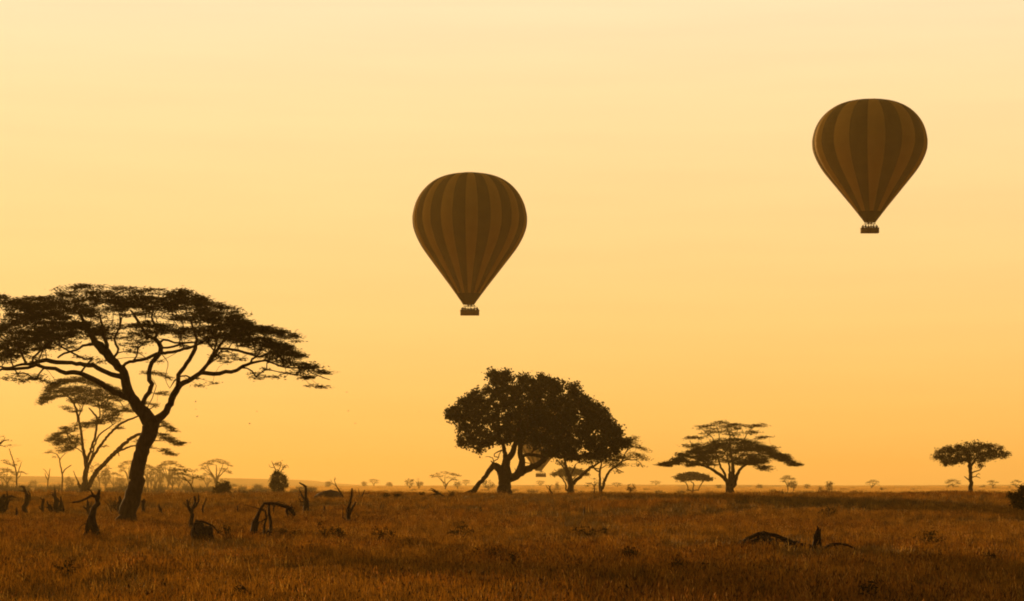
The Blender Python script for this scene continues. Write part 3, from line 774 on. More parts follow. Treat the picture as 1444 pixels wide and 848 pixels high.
# more of the hazy woodland at the left
WL = 'hazy woodland trees behind the left acacias'
for i, (cx, ty, hw, Y_, lab) in enumerate([
    (208,657,10,700,'hazy acacia whose crown touches the right edge of the leaning trunk at mid height'), (219,664,12,760,'hazy low acacia between the leaning trunk and the narrow upright tree'),
    (243,659,14,680,'hazy acacia with dense crown just right of the narrow upright tree'), (261,669,11,820,'faint low acacia under the curved stem of the slim acacia'),
    (292,668,10,860,'faint low acacia between the slim curved acacia and the open flat topped acacia'), (149,660,12,760,'hazy acacia crown in the fork of the many stemmed acacia'),
    (170,672,12,900,'faint low acacia left of the foot of the leaning trunk'), (10,664,14,760,'hazy acacia right of the low one cut by the left edge'), (46,677,10,1000,'faint low tree between the spindly thorn tree and the bare forked tree'),
    (98,672,10,900,'faint low tree left of the many stemmed acacia foot'), (132,676,10,1000,'faint low bush tree right of the many stemmed acacia foot'), (330,682,9,1100,'faint low tree between the round weeping bush and the conical tree')]):
    if i % 3 == 2 or ty > 670:
        roundtree(cx, 695, ty, hw * .7, Y_, lab, 400 + i, WL, name='bushy_tree', cat='tree', dens=.8)
    else:
        umbrella(cx, 695, ty, hw, Y_, lab, 400 + i, WL, dens=1.1, stems=3, dip=.5)
# horizon row
umbrella(628, 693, 667, 20, 760, 'wide flat acacia on the plain left of the dense round tree', 90, GP, dens=.9, stems=3)
roundtree(578, 693, 675, 7, 800, 'loose leafy tree left of the wide flat acacia on the plain', 91, GP, name='bushy_tree', cat='tree', dens=.6, stem=.35)
roundtree(591, 693, 675, 6, 830, 'paler leafy tree touching the loose leafy one on the plain', 92, GP, name='bushy_tree', cat='tree', dens=.5, stem=.35)
roundtree(645, 692, 677, 6, 820, 'small leafy tree at the right end of the wide flat acacia', 93, GP, name='bushy_tree', cat='tree', dens=.6, stem=.3)
roundtree(689, 695, 676, 10, 640, 'leafy bush seen through the gap beside the leaning dead limb', 94, dens=.6)
roundtree(513, 690, 679, 4, 1500, 'faint squarish tree on the horizon right of the forked dead snag', 95, GP, name='distant_tree', cat='tree')
roundtree(549, 690, 680, 5, 1500, 'faint round tree on the horizon left of the two leafy trees', 96, GP, name='distant_tree', cat='tree')
umbrella(527, 688, 676.5, 6, 2000, 'very faint flat crown above the horizon between two faint round trees', 97, GP, name='distant_tree', d=6)
umbrella(657, 688, 678, 5, 2100, 'very faint flat crown left of the leaning dead limb', 98, GP, name='distant_tree', d=6)
roundtree(463, 691, 678, 5, 1200, 'faint upright tree on the horizon above the earth mound', 99, GP, name='distant_tree', cat='tree')
umbrella(762, 688, 679, 6, 1900, 'faint flat crown on the horizon under the hanging basket', 100, GP, name='distant_tree', d=6)
roundtree(786, 693, 680, 3, 900, 'faint narrow tree left of the forked thorn trunk', 101, GP, name='distant_tree', cat='tree')
umbrella(870, 692, 681, 6, 1300, 'faint flat tree between the sparse thorn tree and the round bush', 102, GP, name='distant_tree', d=5)
umbrella(925, 688, 679, 6, 2000, 'very faint flat crown on the horizon left of the layered umbrella acacia', 103, GP, name='distant_tree', d=6)
umbrella(838, 694, 676, 11, 520, 'low dark flat tree at the foot of the sparse thorn tree', 104, dens=.9, dip=.8)
roundtree(889, 696, 681, 7.5, 460, 'dark round bush right of the sparse thorn tree', 105, stem=.1, dens=1.2)
roundtree(1014, 692, 683, 4, 900, 'hazy round bush left of the layered umbrella acacia trunk', 106, GP, dens=1)
roundtree(1071, 693, 684, 5, 1000, 'hazy squarish bush right of the layered umbrella acacia', 107, GP)
umbrella(1111, 694, 673, 9.5, 620, 'small two part tree on the plain right of the layered umbrella acacia', 108, GP, dens=1.2, dip=.25, thick=5)
roundtree(1119, 694, 677, 5.5, 600, 'dense bush against the right side of the small two part tree', 109, GP, dens=1.2)
roundtree(1138, 693, 683, 4.5, 900, 'round hazy bush between the two part tree and the upright bush', 110, GP)
roundtree(1157, 694, 686, 3, 640, 'tiny dark bush left of the upright bush on the plain', 111, GP)
roundtree(1169, 694, 678, 6, 600, 'upright dark bush on the plain in the right half', 112, GP, dens=1.1, stem=.15)
umbrella(1228, 692, 678, 9, 1000, 'leaning hazy flat tree between the upright bush and the lone acacia', 113, GP, lean=3, dip=.5)
roundtree(1203, 693, 688, 6, 900, 'low flat hazy bush right of the upright bush', 114, GP, stem=.05)
roundtree(1243, 692.5, 688.5, 2, 700, 'tiny bush right of the leaning hazy tree', 115, GP)
roundtree(1294, 693, 689, 4, 900, 'low hazy bush left of the lone small acacia', 116, GP, stem=.05)
umbrella(1344, 691, 677, 9, 1000, 'hazy dome shaped tree left of the lone acacia trunk', 117, GP, dip=.8, thick=4)
roundtree(1386, 692, 684, 4, 1100, 'hazy bush just right of the lone acacia trunk', 118, GP)
umbrella(1400, 692, 678.5, 6, 1000, 'hazy small flat tree right of the lone acacia', 119, GP, thick=3)
umbrella(1433, 691, 679, 6, 1000, 'hazy small flat tree above the black bush at the right edge', 120, GP, thick=3)
roundtree(1424, 691, 686, 2, 1000, 'tiny hazy bush left of the last flat tree', 121, GP)
# dark bushes of the middle distance
tree('bushy_tree', 'dark conical leafy tree with bare dead twigs on top right of the round bush', 420,
 [(0,[(393,698,3),(393,690,2.4),(392,675,2),(388,662,1.5),(385,655,1),(383,650,.6)]), (.5,[(392,672,1.4),(398,662,1.2),(404,656,.8),(407,660,.5)]), (-.5,[(391,668,1.2),(396,657,1),(395,651,.6)]), (.3,[(387,660,1),(381,659,.8),(379,655,.5)])],
 polys=[(1.3,[(379,688),(381,678),(382,670),(386,666),(391,664),(398,666),(403,670),(405,678),(406,688),(400,693),(392,695),(384,693)])], strokes=[(.15,[(382,656,3),(395,656,4),(406,662,3)])],
 depth=1.6, dens=16, k=24, spray=(.28,.25), lsize=(.22,.12), mode='blob', twig_r=.02, seed=130, single=True, leafmat=BUSHLEAF)
tree('bush', 'dark round weeping bush left of the conical leafy tree', 330,
 [(0,[(314,703,3),(314,695,2.2),(313,686,1.4)]), (.3,[(314,698,2),(306,690,1.4),(304,684,1)]), (-.3,[(314,698,2),(321,690,1.4),(323,684,1)])],
 polys=[(1.1,[(301,702),(300,692),(303,684),(307,679),(313,677),(319,678),(325,684),(326.5,692),(325,702),(319,704),(316,696),(312,696),(309,704)])],
 depth=1.2, dens=24, k=24, spray=(.2,.24), lsize=(.2,.09), mode='blob', twig_r=.012, seed=131, single=True, leafmat=BUSHLEAF, cat='bush')
tree('bush', 'black dense leafy bush cut by the right edge of the field', 150,
 [(0,[(1452,716,4),(1452,706,3),(1450,696,2)]), (.3,[(1452,712,3),(1438,700,2),(1434,694,1)]), (-.3,[(1452,710,3),(1465,696,2)])],
 polys=[(2.2,[(1423,690),(1427,693),(1431,697),(1436,693),(1439,686),(1446,684),(1462,682),(1478,688),(1486,705),(1484,719),(1450,722),(1432,716),(1425,708),(1422,698)])],
 depth=1.3, dens=34, k=26, spray=(.12,.11), lsize=(.13,.07), mode='blob', twig_r=.007, seed=132, single=True, leafmat=BUSHLEAF, cat='bush')

# ------------------------------------------------------------------ dead snags and fallen wood in the grass
def Yfor(px, py, g=.60):
    """distance at which a thing whose foot shows at py above grass of height g stands"""
    best = None
    for Y in np.arange(58, 262, .5):
        z = tz((px - 722) / F * Y, Y)
        p = HORIZON + F * (CAMZ - z - g) / Y
        if best is None or abs(p - py) < best[0]: best = (abs(p - py), Y)
    return float(best[1])

def snag(label, py, limbs, name='dead_stump', cat='stump', seed=200, Y=None, rough=.24, group=None, tangles=(), widen=1.28):
    Y = Y or Yfor(limbs[0][1][0][0], py)
    r_ = random.Random(seed)
    main = [(d, [(x, y, w * (widen if w > 1.4 else 1.05)) for x, y, w in p]) for d, p in limbs]
    extra = []
    H = max(p[1] for p in limbs[0][1]) - min(p[1] for p in limbs[0][1])
    if H > 12 and name not in ('dead_twigs',):
        for d, p in main:
            arr = smooth_pts(p, 2.5)
            for q in arr[2:]:
                if q[2] > 1.8 and r_.random() < .20:
                    a = r_.uniform(-.4, math.pi + .4); L = r_.uniform(1.5, 5.5) * (1.6 if r_.random() < .15 else 1)
                    dx, dy = math.cos(a) * L, -abs(math.sin(a)) * L * .8
                    extra.append((r_.uniform(-.25, .25), [(q[0], q[1], q[2] * .4), (q[0] + dx * .5 + r_.uniform(-.6, .6), q[1] + dy * .5, q[2] * .28), (q[0] + dx, q[1] + dy, .45)]))
    limbs = main + extra
    pl = [(f, [(cx + math.cos(a) * rx * r_.uniform(.8, 1.15), cy + math.sin(a) * ry * r_.uniform(.8, 1.15)) for a in np.linspace(0, 2 * math.pi, 13)[:-1]]) for cx, cy, rx, ry, f in tangles]
    return tree(name, label, Y, limbs, polys=pl, bark=DEADWOOD, leafmat=DEADWOOD, cat=cat, seed=seed, rough=rough, single=True, sink=.1, group=group,
                depth=.7, dens=30, k=5, spray=(.09, .08), lsize=(.26, .026), mode='blob', twig_r=.011, crownname='brushwood')

snag('tall twisted dead snag with one bare arm reaching left, left of the leaning trunk', 757,
 [(0,[(135,758,8),(133,750,8.5),(131,738,8.5),(129,727,8),(134,717,6),(138,710,6),(137,702,5),(139,696,4),(140,691,2)]),
  (.4,[(129,730,6),(125,740,5),(120,749,4.5),(116,758,3.5)]), (.6,[(137,702,4),(131,698,3.4),(125,701,2.8),(117,705,2.4),(108,708,2.2),(99,709,1.8)]),
  (.2,[(131,699,2.4),(127,692,1.8),(122,690.5,1)]), (-.3,[(138,706,2.6),(141,701,1.6),(141,697,.8)]), (-.2,[(131,740,2),(138,748,2.6),(138,756,2.4),(134,760,1.6)]),
  (.3,[(126,738,1.6),(118,739,1.2),(112,743,.8),(109,750,.5)]), (.2,[(130,727,3),(126,732,3),(124,728,1.4)]), (.1,[(136,716,2),(141,712,1.2)])], tangles=[(136,754,5,5,.6),(126,742,9,8,.25)], seed=201, cat='snag', name='dead_snag')
snag('short forked stump just behind the snag with the bare arm', 726, [(0,[(125,727,4),(124,718,3.6),(124,710,3),(123,705,1.2)]),(.3,[(124,722,2.6),(119,716,2),(116,714,1)]),(-.2,[(124,716,2),(129,712,1.4),(131,707,.8)])], seed=202)
snag('crooked dead stump with a hooked beak like top near the left edge', 722,
 [(0,[(35,724,6),(35,715,5.5),(37,706,5),(38,699,4.4),(35,693,3),(33.5,688,2.6),(31,686,2),(27,687,1)]), (.3,[(35,693,2),(29,692,1.4),(25,692,.8)]), (-.4,[(38,712,2.6),(41,704,2.4),(42.5,697,2),(41,692,1)]),(-.2,[(42,700,1.5),(43.5,705,1),(41,711,.7)])], tangles=[(38,706,6,10,.4)], seed=203)
snag('slim straight post like stump near the left edge', 728, [(0,[(23.5,730,2.6),(23.5,722,2.3),(23.2,716,1.8)])], seed=204)
snag('slim stump with a knob and side stub left of the tangle of stumps', 722, [(0,[(59,724,3.2),(60,714,3),(61,706,3),(61.5,703,1.6)]),(.2,[(60,717,2),(56,717,1.6),(55,714,1)]),(-.2,[(61,706,1.6),(57.5,702,.9)])], tangles=[(59,716,5,6,.4)], seed=205)
snag('tangled clump of dead stumps with bare shoots, left of the many stemmed acacia foot', 722,
 [(0,[(79,724,7),(79,715,6),(78,707,5),(77,700,3.6),(77.5,693,1.8),(77.5,689,.8)]), (.4,[(78,703,3),(74,698,2.2),(73.5,695,1.2),(70,694.5,.6)]), (.5,[(74,725,4),(70,716,3.4),(66,711,2.2),(65,706,1)]), (-.5,[(84,724,4.4),(86,714,3.6),(88,706,2.6),(88,700,1.2)]),
  (-.3,[(89,725,3.2),(91,716,2.6),(89,708,1.6)]), (.3,[(68,724,3),(67,716,2.2),(71,712,1.4)]), (.2,[(79,702,2.4),(82,704,2),(83,708,1.4)]), (0,[(77,697,1.2),(81,696,.8),(84,697,.5)])], tangles=[(79,714,13,9,.9)], seed=206, rough=.25)
snag('dark tangle of dead branches cut by the left edge', 722,
 [(0,[(2,726,7),(1,714,6),(3,704,5),(6,697,3)]), (.3,[(3,706,3.4),(8,703,3),(15,700,2.4),(22,702,1)]), (-.3,[(2,716,3.4),(7,711,2.6),(11,700,2),(11,692,1)]), (.5,[(9,724,3.2),(9,712,2.6),(13,704,1.6)]), (-.4,[(-8,725,6),(-6,706,5),(-3,695,3)]), (0,[(8,704,1.6),(10,698,1),(14,706,1)])], tangles=[(4,712,14,10,.9),(20,703,10,5,.5)], seed=207, rough=.25)
snag('knobbly upright stump against the left side of the leaning trunk', 722, [(0,[(169,725,5),(168,715,4.6),(168.6,706,4.4),(168,700.5,2.4)]), (.3,[(168,715,3),(164,719,2.6),(160,716,1.4)])], tangles=[(165,714,6,8,.6)], seed=208)
tree('shrub','thin leafless looking thorn shrub between the many stemmed acacia and leaning trunk', 205,
 [(0,[(157,722,1.8),(157,714,1.4),(155,706,1)]),(.3,[(157,718,1.2),(150,710,1),(146,706,.6)]),(-.3,[(157,717,1.2),(163,708,.9),(165,702,.5)])], polys=[(.5,[(146,700),(152,696),(160,697),(166,702),(166,716),(158,720),(150,716)])], depth=.8, dens=14, k=12, spray=(.15,.13), lsize=(.13,.05), mode='blob', twig_r=.008, seed=209, single=True, leafmat=BUSHLEAF, cat='shrub')
snag('slim forked stump just right of the leaning trunk', 721, [(0,[(202,723,4),(202,714,3.4),(201.5,708,3.2),(203,703.5,1.6)]),(-.2,[(202,711,2.4),(205,707,1.8),(204.5,704,1)])], tangles=[(203,714,3,5,.5)], seed=210)
snag('small low stump leaning left, right of the slim forked stump', 723, [(0,[(227,725,3.6),(226,719,3),(224.5,714,1.8),(224,711,.8)]),(.1,[(226,720,2),(229,718,1.4)])], seed=211, name='small_stump')
snag('dead sapling with three upright prongs standing on an uprooted dark root mass', 745,
 [(0,[(269,752,5),(268.5,744,4.6),(269,734,4.4),(270,726,4),(268,720,3.4),(265,712,2.8),(263.5,705,2)]), (.2,[(270,725,3.4),(272,716,3),(274,708,2.6),(274,700,2.2)]), (-.3,[(271,721,3),(276,714,2.4),(280,706,2.2),(281,697,1.4)]), (.2,[(267,721,1.6),(262,714,1.1),(258,709,.7)]), (-.1,[(265,714,1.6),(267,707,1.3),(270,701,.8)])], tangles=[(270,712,12,8,.2),(272,748,6,6,.8)], seed=212, name='dead_sapling', cat='snag')
snag('small dead fork standing right of the three pronged sapling', 723, [(0,[(286,725,2.4),(286,718,2.2),(286.5,714,2),(289.5,707,1.6),(291,703,1.5)]),(.1,[(286,717,1.6),(285,712,.8)])], seed=213, name='dead_fork', cat='snag')
snag('tiny bare forked twig stump between the uprooted tree and the arched dead branch', 722, [(0,[(335,724,2.2),(335,717,1.6),(335.5,713,1.2),(339,710,.7)]),(.1,[(335,715,1.2),(332.5,711,.6)])], seed=214, name='small_stump')

# arched dead branch with legs and a frayed bushy end
snag('arched dead branch on crooked legs with a frayed clump at its right end', 755,
 [(0,[(356,758,7),(357,748,7),(359,738,6),(363,728,4),(368,718,3.2),(373,710,3),(379,709.5,3),(388,710,3),(397,713,3.2),(406,716,4),(412,721,4.5),(416,727,2)]),
  (.3,[(369,714,2.6),(374,722,2),(376,731,1.8),(373,740,2.4),(372,750,3),(372,757,2.6)]), (-.4,[(378,711,2.8),(380,722,3),(381.5,734,3.4),(382,745,3.2),(381,756,2.4)]),
  (.2,[(360,739,5),(363,737,5),(362,745,3)]), (-.2,[(376,735,1.6),(368,736,1),(364,735,.8)]), (.1,[(384,711,1.8),(386,718,1.3),(385,724,.8)]), (.4,[(404,716,3),(404,722,2.6),(405,728,1.2)]),
  (-.3,[(408,718,3),(413,716,1.5),(411,712,.8)]), (.2,[(367,719,1.4),(360,716,1),(352,714,.8),(344,712,.5)]), (.3,[(380,748,2.4),(376,752,2),(378,758,1.6)]), (-.2,[(386,710,1.5),(392,707.5,1),(398,709,.8),(405,712,.7)])], tangles=[(411,722,8,7,2.2),(362,752,9,8,.9),(378,748,8,10,.8),(382,715,20,5,.3)], widen=1.45, seed=215, name='fallen_branch', cat='dead branch', rough=.22)
snag('upright dead stump with a hooked top right of the arched branch', 722,
 [(0,[(431,726,7),(431,717,6.5),(431.5,708,5.5),(431,700,3.8),(431.3,692,2.8),(431,686,2.6),(427,683.5,2.2),(422,681,1.6)]), (.3,[(430,705,3),(426,700,2.4),(424,695,1.8),(421,689,1)]), (-.2,[(429,710,2.4),(424,708,1.6),(422,703,.8)]),(.2,[(426,700,1.2),(421,698,.9),(420,703,.6)])], tangles=[(427,708,7,13,.7),(436,716,8,7,.5)], seed=216, rough=.25)
snag('tiny upright peg of dead wood right of the hooked stump', 720, [(0,[(457.5,722,2.4),(457.5,717,2.2),(457.5,714,1.6)])], seed=217, name='small_stump')
snag('dead fork with a tall curved prong and short side prong, right of the hooked stump', 735,
 [(0,[(492,737,4.5),(491.5,729,4),(491,719,3.8),(494,708,3),(496,699,2.6),(496.5,689,1.8)]), (.3,[(492,724,3.2),(496,718,2.8),(499.5,712,2.4),(501,708,1.6)]), (-.2,[(483.5,736,1.6),(483.5,724,1.3),(483.5,713,1)])], tangles=[(494,732,9,5,.8)], seed=218, name='dead_fork', cat='snag')
snag('bare leaning twiggy sapling rising from the right side of the earth mound', 698,
 [(0,[(484,702,2.4),(482,697,2),(477,690,1.6),(473,683,1.2),(471.5,677,.9),(472.5,673,.6)]), (.1,[(474,685,.9),(469,682,.7),(466,676,.5)]), (-.1,[(472,679,.8),(474,675,.5)])], seed=219, Y=255, name='dead_sapling', cat='snag')
snag('two low leaning dead twigs between the earth mound and the low ridge bushes', 700,
 [(0,[(508,702,1.6),(512,697,1.5),(514,691,1)]),(.2,[(509,700,1.2),(506,694,.9),(505,689,.6)]),(-.2,[(516,701,1),(520,696,.9),(521,692,.5)])], seed=220, Y=252, name='dead_twigs', cat='dead branch')
snag('low heap of fallen dead branches on the ridge left of the leaning dead limb', 697,
 [(0,[(625,699,2),(619,696,2.2),(613,693,2),(607,691,1),(604,692,.6)]), (.3,[(622,697,2),(614,697,1.6),(606,699,1)]), (-.3,[(618,695,1.6),(611,690,1.4),(607,688.5,.7)]),(.2,[(613,693,1.3),(616,699,1)])], tangles=[(614,695,10,3,.8)], seed=221, Y=262, name='fallen_branch', cat='dead branch')
snag('tiny dark peg of dead wood in the grass in front of the forked thorn tree', 724, [(0,[(824,725,2),(824,720,1.9),(824,715.5,1.4)])], seed=222, name='small_stump')
snag('thin twiggy dead plant in the grass right of the dead fork', 720, [(0,[(535,722,1.2),(537,715,1),(538,709,.8)]),(.1,[(537,714,.8),(534,710,.5)]),(-.1,[(537.5,711,.7),(541,708,.5)])], seed=223, name='dead_twigs', cat='dead branch')
snag('small twiggy dead shrub on the ridge left of the forked thorn tree', 697, [(0,[(779,698,2.2),(776,692,1.8),(775,687,1.6),(777,685,.8)]),(.2,[(776,690,1.4),(771,687,1),(770,684,.5)]),(-.2,[(775.5,688,1),(773,684.5,.6)])], seed=224, Y=280, name='dead_sapling', cat='snag')
# long fallen limb on the right with an upright splinter
snag('long fallen dead limb arching out of the grass at the lower right', 770,
 [(0,[(1041,769,4),(1050,764,5),(1060,758,4.5),(1070,754,4.5),(1083,752,4.5),(1094,755,5),(1104,759,5.5),(1116,764,6),(1128,768,7),(1138,770,6),(1147,770,4)]),
  (.4,[(1075,754,3),(1068,761,3.5),(1062,768,3)]), (-.4,[(1084,753,3),(1086,762,4),(1084,770,4)]), (.5,[(1098,757,3),(1098,766,3.5),(1096,775,3)]), (-.4,[(1082,752,2),(1076,749,1.4),(1070,751,.8)]), (.3,[(1112,763,4),(1110,770,4),(1112,776,3)]), (.3,[(1126,768,4),(1124,776,3)]), (-.3,[(1066,757,2),(1058,756,1.4),(1050,758,.9)])], tangles=[(1090,766,30,7,.5),(1130,769,18,5,.7)], widen=1.2, seed=225, name='fallen_branch', cat='dead branch', rough=.25)
snag('upright splintered dead stump at the right end of the long fallen limb', 770,
 [(0,[(1149,773,5),(1150,765,5),(1151,757,5),(1152.5,750,4.4),(1153,745,3),(1152,742,1.4)]),(.3,[(1156,773,3.6),(1156,762,4),(1156.5,753,3.4),(1157.5,748,2),(1158,746,1)]),(-.3,[(1150,762,3),(1147.5,757,2.4),(1147,753,1)]),(.2,[(1158,768,3),(1161,774,2.4),(1163,779,1.6)])], tangles=[(1152,764,7,10,1.0)], seed=226, rough=.25)
snag('thin arched dead branch trailing right of the splintered stump', 772,
 [(0,[(1164,772,3.5),(1173,768,3.6),(1184,767,2.8),(1195,769,2.4),(1204,773,2.2),(1213,778,1.8),(1218,784,1)]), (.2,[(1174,768,2.6),(1171,772,2),(1168,776,1.4)])], tangles=[(1170,771,9,4,.9)], seed=227, name='fallen_branch', cat='dead branch')

_r = random.Random(55); _L = [(0,[(1050,772,3),(1056,766,3),(1064,761,2.5),(1074,758,1.5)])]
for _i in range(26):
    _x = _r.uniform(1044, 1136); _t = 752 + abs(_x - 1082) * .28; _d = _r.choice((-1, 1)) * _r.uniform(6, 20)
    _L.append((_r.uniform(-.8, .8), [(_x, _r.uniform(764, 774), 1.8), (_x + _d * .4, _t + _r.uniform(0, 5), 1.7), (_x + _d, _t + _r.uniform(4, 14), .8)]))
snag('low tangled pile of thin dead branches under the long fallen limb', 771, _L, seed=229, name='brush_pile', cat='dead branch', widen=1.15, tangles=[(1070,767,34,6,.4)])
def mound(label, name, cat, px, py_top, hw_px, Y, mat, seed, lump=.25, overhang=0.0):
    s = Y / F
    x = (px - 722) * s; z0 = tz(x, Y) - .15
    top = CAMZ + (HORIZON - py_top) * s
    H = top - z0; Rw = hw_px * s
    bm = bmesh.new(); bmesh.ops.create_icosphere(bm, subdivisions=4, radius=1)
    for v in bm.verts:
        n_ = noise.noise(v.co * 1.7 + Vector((seed, 0, 0))) * lump + noise.noise(v.co * 5 + Vector((0, seed, 0))) * lump * .5
        c = v.co * (1 + n_)
        c.z = max(c.z, -.2)
        v.co = Vector((c.x * Rw, c.y * Rw * .8, c.z * H))
    me = bpy.data.meshes.new(name); bm.to_mesh(me); bm.free()
    for p in me.polygons: p.use_smooth = True
    me.materials.append(mat)
    o = bpy.data.objects.new(name, me); C.objects.link(o); o.location = (x, Y, z0)
    return tag(o, label, cat)
mound('low wide earth mound on the ridge between the hooked stump and the dead fork', 'earth_mound', 'mound', 463, 691.5, 25, 262, TERMITE, 3, lump=.12)
mound('dark rounded mass of torn up roots and earth under the three pronged sapling', 'root_mass', 'root mass', 286, 737, 19, Yfor(285, 757), DEADWOOD, 9, lump=.45)
snag('bent dead root arching over the right side of the root mass', 752, [(0,[(272,748,2.6),(275,739,2.6),(283,735.5,2.6),(292,738,2.4),(300,742,2.2),(305,747,1.8),(307,751,1)])], tangles=[(287,748,18,9,1.2)], seed=228, Y=Yfor(285, 757) - 1.2, name='bent_root', cat='dead branch')

def shrub(px, py_top, hw, py_base, label, seed, dens=1.0, Y=None):
    Y = Y or Yfor(px, py_base)
    s = Y / F; rng = random.Random(seed)
    H = py_base - py_top
    by = py_base + .3 / s
    limbs = [(0, [(px, by, 1.5), (px, py_base - H * .2, 1), (px + rng.uniform(-.2, .2) * hw, py_base - H * .7, .6)])]
    for sd in (-1, 1):
        limbs.append((.2 * sd, [(px, by - 3, 1), (px + hw * .3 * sd, py_base - H * .2, .8), (px + hw * .7 * sd, py_base - H * .5, .5)]))
    pts = [(px + math.cos(a) * hw * rng.uniform(.75, 1.15), (py_base + .15 / s + py_top) / 2 - math.sin(a) * (H + .15 / s) / 2 * rng.uniform(.8, 1.1)) for a in np.linspace(0, 2 * math.pi, 11)[:-1]]
    return tree('low_shrub', label, Y, limbs, polys=[(1, pts)], depth=max(.3, hw * s * .7), dens=46 * dens, k=16, spray=(.10, .09), lsize=(.12, .045), mode='blob',
                twig_r=.005, seed=seed, single=True, leafmat=BUSHLEAF, cat='shrub', group='low dark shrubs in the grass')
SHR = [
 (319,741,14,757,'low dark shrub spreading right of the uprooted root mass'), (405,744,16,757,'low dark shrub at the right foot of the arched dead branch'),
 (458,733,14,755,'broad dark shrub patch below the upright hooked stump'), (478,741,9,758,'small dark shrub right of the broad patch below the hooked stump'),
 (888,768,7,790,'dark upright shrub in the open grass right of the middle'), (898,779,5,786,'tiny shrub touching the dark upright shrub in the open grass'),
 (723,782,3,797,'slim dark weed standing alone in the grass below the dense round tree'), (672,770,4,782,'small pale edged weed in the grass left of the slim dark weed'),
 (696,779,5,790,'low weed between the two slim weeds below the dense round tree'), (957,786,7,803,'dark shrub in the lower grass right of the dark upright shrub'),
 (975,790,5,800,'tiny dark shrub between two shrubs in the lower grass right of the middle'), (991,793,8,803,'low dark shrub below the left end of the long fallen limb'),
 (1310,748,25,768,'wide twiggy dark shrub in the grass at the right'), (1168,714,14,726,'flat dark shrub on the slope left of the wide twiggy shrub'),
 (880,832,9,846,'dark clump at the bottom edge right of the middle'), (650,736,24,756,'broad dark grass tangle below the foot of the leaning dead limb'),
 (541,741,18,760,'broad dark shrub patch in the grass right of the dead fork'), (340,815,13,846,'tall brown weed clump near the bottom edge at the left'),
 (95,790,26,806,'long dark low shrub in the grass at the lower left'), (1395,778,10,790,'low dark shrub in the grass near the right edge'), (678,714,3,722,'tiny tuft in the grass under the broad trunk fork'),
 (1230,822,16,842,'dark shrub near the bottom edge at the right'), (832,739,30,752,'wide dark tangle in the grass below the sparse thorn tree'),
 (560,694,6,701,'dark ridge bush right of the two leaning dead twigs'), (545,694,5,701,'dark ridge bush nearest the two leaning dead twigs'), (595,693,5,699,'small ridge bush left of the heap of fallen branches'), (637,693,5,699,'small ridge bush between the fallen heap and the leaning dead limb')]
for i, (px, t_, hw, b_, lab) in enumerate(SHR):
    shrub(px, t_, hw, b_, lab, 300 + i, dens=.5 if hw > 12 else 1.0)

# ------------------------------------------------------------------ people for the baskets
def person_mesh(arm, seed):
    J = {'pelvis': (0, 0, .95, .15), 'belly': (0, 0, 1.12, .14), 'chest': (0, 0, 1.33, .16), 'neck': (0, 0, 1.50, .06), 'head': (0, -.01, 1.63, .095), 'crown': (0, 0, 1.72, .07)}
    E = [('pelvis', 'belly'), ('belly', 'chest'), ('chest', 'neck'), ('neck', 'head'), ('head', 'crown')]
    for sd, s_ in ((-1, 'l'), (1, 'r')):
        J['hip' + s_] = (.1 * sd, 0, .88, .095); J['knee' + s_] = (.11 * sd, -.02, .48, .06); J['ankle' + s_] = (.11 * sd, .01, .09, .045); J['toe' + s_] = (.12 * sd, -.17, .04, .035)
        J['sh' + s_] = (.19 * sd, 0, 1.42, .065)
        if arm == 'rail' or (arm == 'wave' and sd < 0):
            J['el' + s_] = (.27 * sd, -.10, 1.17, .045); J['ha' + s_] = (.20 * sd, -.33, 1.14, .035); J['fi' + s_] = (.18 * sd, -.41, 1.13, .022)
        elif arm == 'wave':
            J['el' + s_] = (.36 * sd, -.05, 1.60, .045); J['ha' + s_] = (.30 * sd, -.12, 1.85, .032); J['fi' + s_] = (.28 * sd, -.13, 1.95, .02)
        else:
            J['el' + s_] = (.26 * sd, -.12, 1.25, .045); J['ha' + s_] = (.08 * sd, -.20, 1.55, .035); J['fi' + s_] = (.04 * sd, -.18, 1.63, .022)
        E += [('pelvis', 'hip' + s_), ('hip' + s_, 'knee' + s_), ('knee' + s_, 'ankle' + s_), ('ankle' + s_, 'toe' + s_), ('chest', 'sh' + s_), ('sh' + s_, 'el' + s_), ('el' + s_, 'ha' + s_), ('ha' + s_, 'fi' + s_)]
    names = list(J); me = bpy.data.meshes.new('person')
    me.from_pydata([J[n][:3] for n in names], [(names.index(a), names.index(b)) for a, b in E], [])
    o = bpy.data.objects.new('person', me); C.objects.link(o)
    sm = o.modifiers.new('skin', 'SKIN')
    for i, n in enumerate(names):
        v = me.skin_vertices[0].data[i]; v.radius = (J[n][3], J[n][3] * .8); v.use_root = (n == 'pelvis')
    o.modifiers.new('sub', 'SUBSURF').levels = 1
    dg = bpy.context.evaluated_depsgraph_get()
    out = bpy.data.meshes.new_from_object(o.evaluated_get(dg))
    bpy.data.objects.remove(o); bpy.data.meshes.remove(me)
    for p in out.polygons: p.use_smooth = True
    return out
CLOTH = [mottled('jacket_dark', (.03, .025, .03), (.06, .05, .05), 8), mottled('jacket_khaki', (.16, .11, .06), (.22, .16, .09), 8), mottled('jacket_blue', (.03, .05, .09), (.05, .08, .13), 8)]
PM = [person_mesh(a, i) for i, a in enumerate(('rail', 'wave', 'camera'))]
for m_, c_ in zip(PM, CLOTH): m_.materials.clear(); m_.materials.append(c_)

